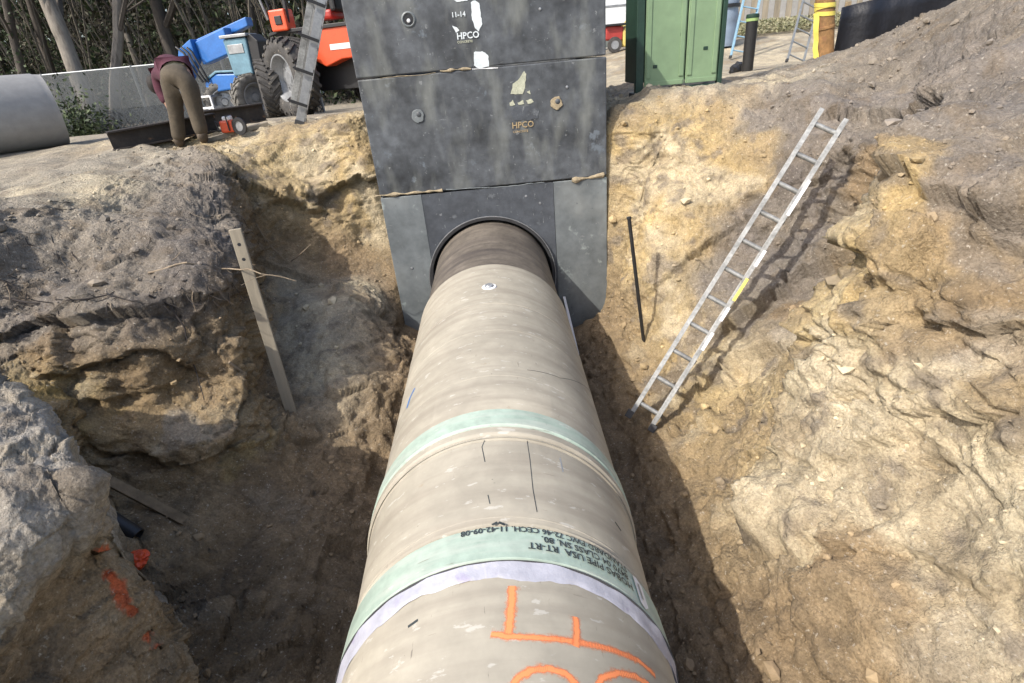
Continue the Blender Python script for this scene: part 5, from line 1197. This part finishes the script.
# ------------------------------------------------------------------ vegetation
def leaves(n, fn, size, mname, name, parent=None, lab=None):
    r2 = np.random.RandomState(abs(hash(name)) % 999 if False else n % 997)
    V = []; Fc = []
    for i in range(n):
        c = fn(r2)
        if c is None: continue
        s = size*(.6+.8*r2.rand()); a = r2.randn(3); a /= np.linalg.norm(a); b = np.cross(a, r2.randn(3)); b /= np.linalg.norm(b)+1e-9
        k = len(V); c = np.array(c)
        V += [c-a*s, c+b*s*.45, c+a*s, c-b*s*.45]; Fc.append((k, k+1, k+2, k+3))
    mb = MB(); mb.v = [tuple(q) for q in V]; mb.f = Fc
    me = bpy.data.meshes.new(name); o0 = wloc(parent) if parent is not None else Vector((0,0,0))
    me.from_pydata([(q[0]-o0.x, q[1]-o0.y, q[2]-o0.z) for q in mb.v], [], Fc); me.materials.append(M[mname])
    o = bpy.data.objects.new(name, me); C.objects.link(o)
    if parent is not None: o.parent = parent
    return o
def tree(base, lean, h, r, label, ivy=0, m='bark', forks=5, seed=0):
    R_ = random.Random(seed); base = Vector(base)
    t = thing('bare_tree', label, 'tree', base, 'bare trees behind the fence')
    mb = MB(); tw = MB()
    def grow(p, d, L, rad, lvl, out):
        pts = [p]; n = 7
        for i in range(n):
            d = (d+Vector((R_.uniform(-1,1), R_.uniform(-1,1), R_.uniform(-.3,.5)))*.10*(1+lvl*.6)).normalized(); pts.append(pts[-1]+d*L/n)
        out.tube(pts, [rad*(1-.6*i/n) for i in range(n+1)], 9 if lvl == 0 else 5)
        if lvl < 3:
            for k in range((forks, 4, 4)[lvl]):
                i = R_.randrange(2 if lvl == 0 else 1, n); dd = (d+Vector((R_.uniform(-1,1), R_.uniform(-1,1), R_.uniform(-.2,.9)))*.9).normalized()
                grow(pts[i], dd, L*R_.uniform(.35,.55), rad*(1-.6*i/n)*.5, lvl+1, tw)
    grow(base-Vector((0,0,.1)), Vector(lean).normalized(), h, r, 0, mb)
    mb.build('trunk', M[m], t, True); tw.build('crown', M['bark_dark' if m == 'bark' else 'bark_dark'], t, True)
    if ivy:
        ax = Vector(lean).normalized()
        def fn(r2):
            f = r2.rand()**1.2; p = base+ax*h*.7*f; a = r2.rand()*6.28; q = r*(1-.4*f)+.05+.22*r2.rand()**2
            return (p.x+math.cos(a)*q, p.y+math.sin(a)*q, p.z)
        leaves(ivy, fn, .05, 'ivy', 'ivy', t)
specs = [(92,112,14.2,(50,-5),.20,'stout pale forked trunk rising behind the fence, left of centre',0,'bark'),
 (97,110,14.6,(62,-5),.13,'slimmer pale trunk crossing in front of its stout neighbour',0,'bark'),
 (113,108,15.0,(107,-5),.15,'straight pale trunk standing nearest right of the forked pair',0,'bark'),
 (172,70,16.5,(148,-10),.20,'dark leaning trunk rising right above the bending person',0,'bark_dark'),
 (146,80,17.5,(128,-5),.10,'thin grey trunk between the pale trunk and the bending person',0,'bark'),
 (30,110,15.5,(2,0),.12,'slim trunk above the stored pipe, draped in dark leaves',500,'bark_dark'),
 (62,105,17.0,(30,-4),.13,'ivy-covered trunk at the far left over the fence',900,'bark_dark'),
 (200,70,18.5,(186,-8),.13,'grey trunk behind the rear arm of the blue machine',0,'bark'),
 (222,66,19.5,(212,-8),.10,'thin trunk above the blue machine boom',0,'bark'),
 (243,62,18.0,(236,-8),.12,'trunk rising above the pale counterweight of the blue machine',0,'bark'),
 (262,80,17.0,(250,-8),.11,'brown trunk between the blue machine and the orange telehandler',0,'bark_dark'),
 (278,70,19.0,(272,-8),.14,'shaded trunk behind the telehandler mirror',0,'bark_dark'),
 (120,100,20.0,(88,-5),.11,'far thin trunk seen between the pale trunks',0,'bark_dark'),
 (12,112,19.0,(-10,0),.16,'ivy-clad trunk at the left photo edge',900,'bark_dark'),
 (190,70,21.5,(165,-5),.11,'distant grey trunk behind the dark leaning trunk',0,'bark'),
 (345,60,20.0,(335,-10),.16,'trunk glimpsed above the telehandler body beside the chamber',0,'bark_dark')]
for i, (u, v, Y_, top, r, lab, ivy, m) in enumerate(specs):
    Y_ = Y_+1.3; b = at(u, v, Y=Y_); tp = at(top[0], top[1], Y=Y_+.2); ax = tp-b; b2 = b-ax*((b.z-zat(b.x, b.y))/ax.z)
    tree((b2.x, b2.y, b2.z), ax.normalized(), 8.5, r, lab, ivy, m, seed=i+3)
# second stem of the forked pair handled above; woodland understory as a mass
def wood_fn(dens):
    def fn(r2):
        x = r2.uniform(-30, 2); y = r2.uniform(17.5, 24)+abs(x)*.05
        z = 5.8*r2.rand()
        k = mnoise.noise(Vector((x*.7, y*.7, z*.6)))+.5*mnoise.noise(Vector((x*2, y*2, z*2)))
        if k < dens: return None
        return (x, y, z)
    return fn
o = leaves(62000, wood_fn(-.02), .10, 'ivy', 'woodland_foliage'); tag(o, 'dark evergreen undergrowth massed behind the bare trees', 'woodland', kind='stuff')
o = leaves(60000, wood_fn(-.25), .075, 'ivy2', 'woodland_scrub'); tag(o, 'brownish scrub and twigs filling the wood', 'woodland', kind='stuff')
mb = MB(); R_ = random.Random(8)
for k in range(1500):
    x = R_.uniform(-30, 2); y = R_.uniform(16.5, 27)+abs(x)*.05; L = R_.uniform(1.5, 6); z = R_.uniform(-.5, 3); dx = R_.uniform(-.35,.35)
    p = [Vector((x, y, z)), Vector((x+dx*L*.5+R_.uniform(-.15,.15), y, z+L*.5)), Vector((x+dx*L+R_.uniform(-.4,.4), y, z+L))]
    rr = R_.uniform(.008, .035); mb.tube(p, [rr, rr*.7, rr*.3], 4, False)
o = mb.build('woodland_stems', M['twig'], None, True); tag(o, 'tangle of thin bare stems and saplings in the wood', 'woodland', kind='stuff')
# distant wooded ridge so the gaps stay dark
def far_fn(r2):
    x = r2.uniform(-60, 4); y = r2.uniform(27, 33)+abs(x)*.05; return (x, y, 11*r2.rand())
o = leaves(34000, far_fn, .36, 'ivy2', 'far_wood'); tag(o, 'far wood closing the view behind the trees', 'woodland', kind='stuff')
# shrub at the fence foot
sb = hit(75, 132); t = thing('ivy_bush', 'dark green ivy bush growing through the fence beside the stored pipe', 'bush', (at(78, 120, Y=13.6).x, 13.6, 0))
cx_ = at(78, 120, Y=13.6)
leaves(1500, lambda r2: (cx_.x+.33*r2.randn(), 13.6+.18*r2.randn(), -.05+abs(.45*r2.randn())), .05, 'ivy', 'foliage', t)
mb = MB()
for k in range(9): mb.tube([(cx_.x+R_.uniform(-.1,.1), 13.6, -.1), (cx_.x+R_.uniform(-.4,.4), 13.6, R_.uniform(.4,1.1))], [.012,.005], 5)
mb.build('stems', M['bark_dark'], t)
# dry grass at the right far bank
def grass_fn(r2):
    u = r2.uniform(7, 16); y = r2.uniform(18, 21.5); return (u, y, .85+.35*r2.rand()**2)
o = leaves(26000, grass_fn, .045, 'dry', 'dry_grass'); tag(o, 'dry weeds along the top of the sandy rise', 'grass', kind='stuff')

# ------------------------------------------------------------------ chain-link fence
def fence():
    Yf = 14.2; xs = [at(u, 100, Y=Yf).x for u in (-60, 52, 143, 205, 262)]
    t = thing('chain_link_fence', 'chain-link fence with dark screening along its foot in front of the wood', 'fence', (xs[1], Yf, 0))
    tops = [at(u, v, Y=Yf).z for u, v in ((0,71), (45,69), (140,66), (200,62), (260,58))]
    zt = sum(tops)/len(tops); zt = tops[2]
    xa = -17; xb = xs[4]; x = xa; k = 0
    pitch = xs[2]-xs[1]; px0 = xs[2]
    while px0 > xa: px0 -= pitch
    MB().add([], [])
    posts = []
    while px0 < xb+pitch: posts.append(px0); px0 += pitch
    for p in posts:
        z0 = zat(p, Yf); MB().tube([(p, Yf, z0-.2), (p, Yf, zt+.03)], .032, 12).build('post', M['galv'], t, True)
    MB().tube([(posts[0], Yf, zt), (posts[-1], Yf, zt)], .022, 10).build('top_rail', M['galv'], t, True)
    zm = at(130, 108, Y=Yf).z
    mb = MB(); mb.add([(posts[0], Yf-.04, zm), (posts[-1], Yf-.04, zm), (posts[-1], Yf-.04, zt), (posts[0], Yf-.04, zt)], [(0,1,2,3)]); mb.build('wire_mesh', M['haze_net'], t)
    n = 160; vs = []
    for i in range(n+1):
        x = posts[0]+(posts[-1]-posts[0])*i/n
        for zz in (-.15, zm*.5, zm+.02*mnoise.noise(Vector((x*2,0,0)))): vs.append((x, Yf-.07+.02*mnoise.noise(Vector((x*3, zz*3, 0))), zz))
    mb = MB(); mb.add(vs, [(i*3+j, (i+1)*3+j, (i+1)*3+j+1, i*3+j+1) for i in range(n) for j in range(2)]); mb.build('screening', M['silt'], t, True)
fence()

# ------------------------------------------------------------------ light, sky, camera
sc = bpy.context.scene
w = bpy.data.worlds.new('World'); sc.world = w; w.use_nodes = True; nt = w.node_tree
sky = nt.nodes.new('ShaderNodeTexSky'); sky.sky_type = 'NISHITA'; sky.sun_disc = False
S_ = Vector((-.80, -.66, 1.05)).normalized(); el = math.asin(S_.z)
sky.sun_elevation = el; sky.sun_rotation = math.atan2(S_.x, S_.y); sky.dust_density = 3.0; sky.air_density = 1.0; sky.ozone_density = 1.0
bg = nt.nodes['Background']; bg.inputs['Strength'].default_value = .15; nt.links.new(sky.outputs[0], bg.inputs['Color'])
su = bpy.data.lights.new('sun', 'SUN'); su.energy = 2.6; su.angle = math.radians(.6); su.color = (1, .95, .87)
so = bpy.data.objects.new('sun', su); C.objects.link(so); so.rotation_euler = (-S_).to_track_quat('-Z', 'Y').to_euler()
cam = bpy.data.cameras.new('camera'); co = bpy.data.objects.new('camera', cam); C.objects.link(co); sc.camera = co
cam.sensor_fit = 'HORIZONTAL'; cam.sensor_width = 36; cam.lens = 36*F/1024; cam.clip_start = .05; cam.clip_end = 1500
cp_, sp_ = math.cos(PITCH), math.sin(PITCH)
right0 = Vector((1,0,0)); down0 = Vector((0,-sp_,-cp_)); fwd0 = Vector((0,cp_,-sp_))
# image x axis and y axis in world space
ix = right0*(NY/NN)+down0*(NX/NN); iy = right0*(-NX/NN)+down0*(NY/NN)
mt = Matrix((ix, -iy, -fwd0)).transposed().to_4x4(); mt.translation = (0, 0, H); co.matrix_world = mt
sc.view_settings.view_transform = 'Standard'; sc.view_settings.look = 'None'; sc.view_settings.exposure = .92; sc.view_settings.gamma = 1
sc.render.resolution_x = 1024; sc.render.resolution_y = 683
sc.render.engine = 'CYCLES'
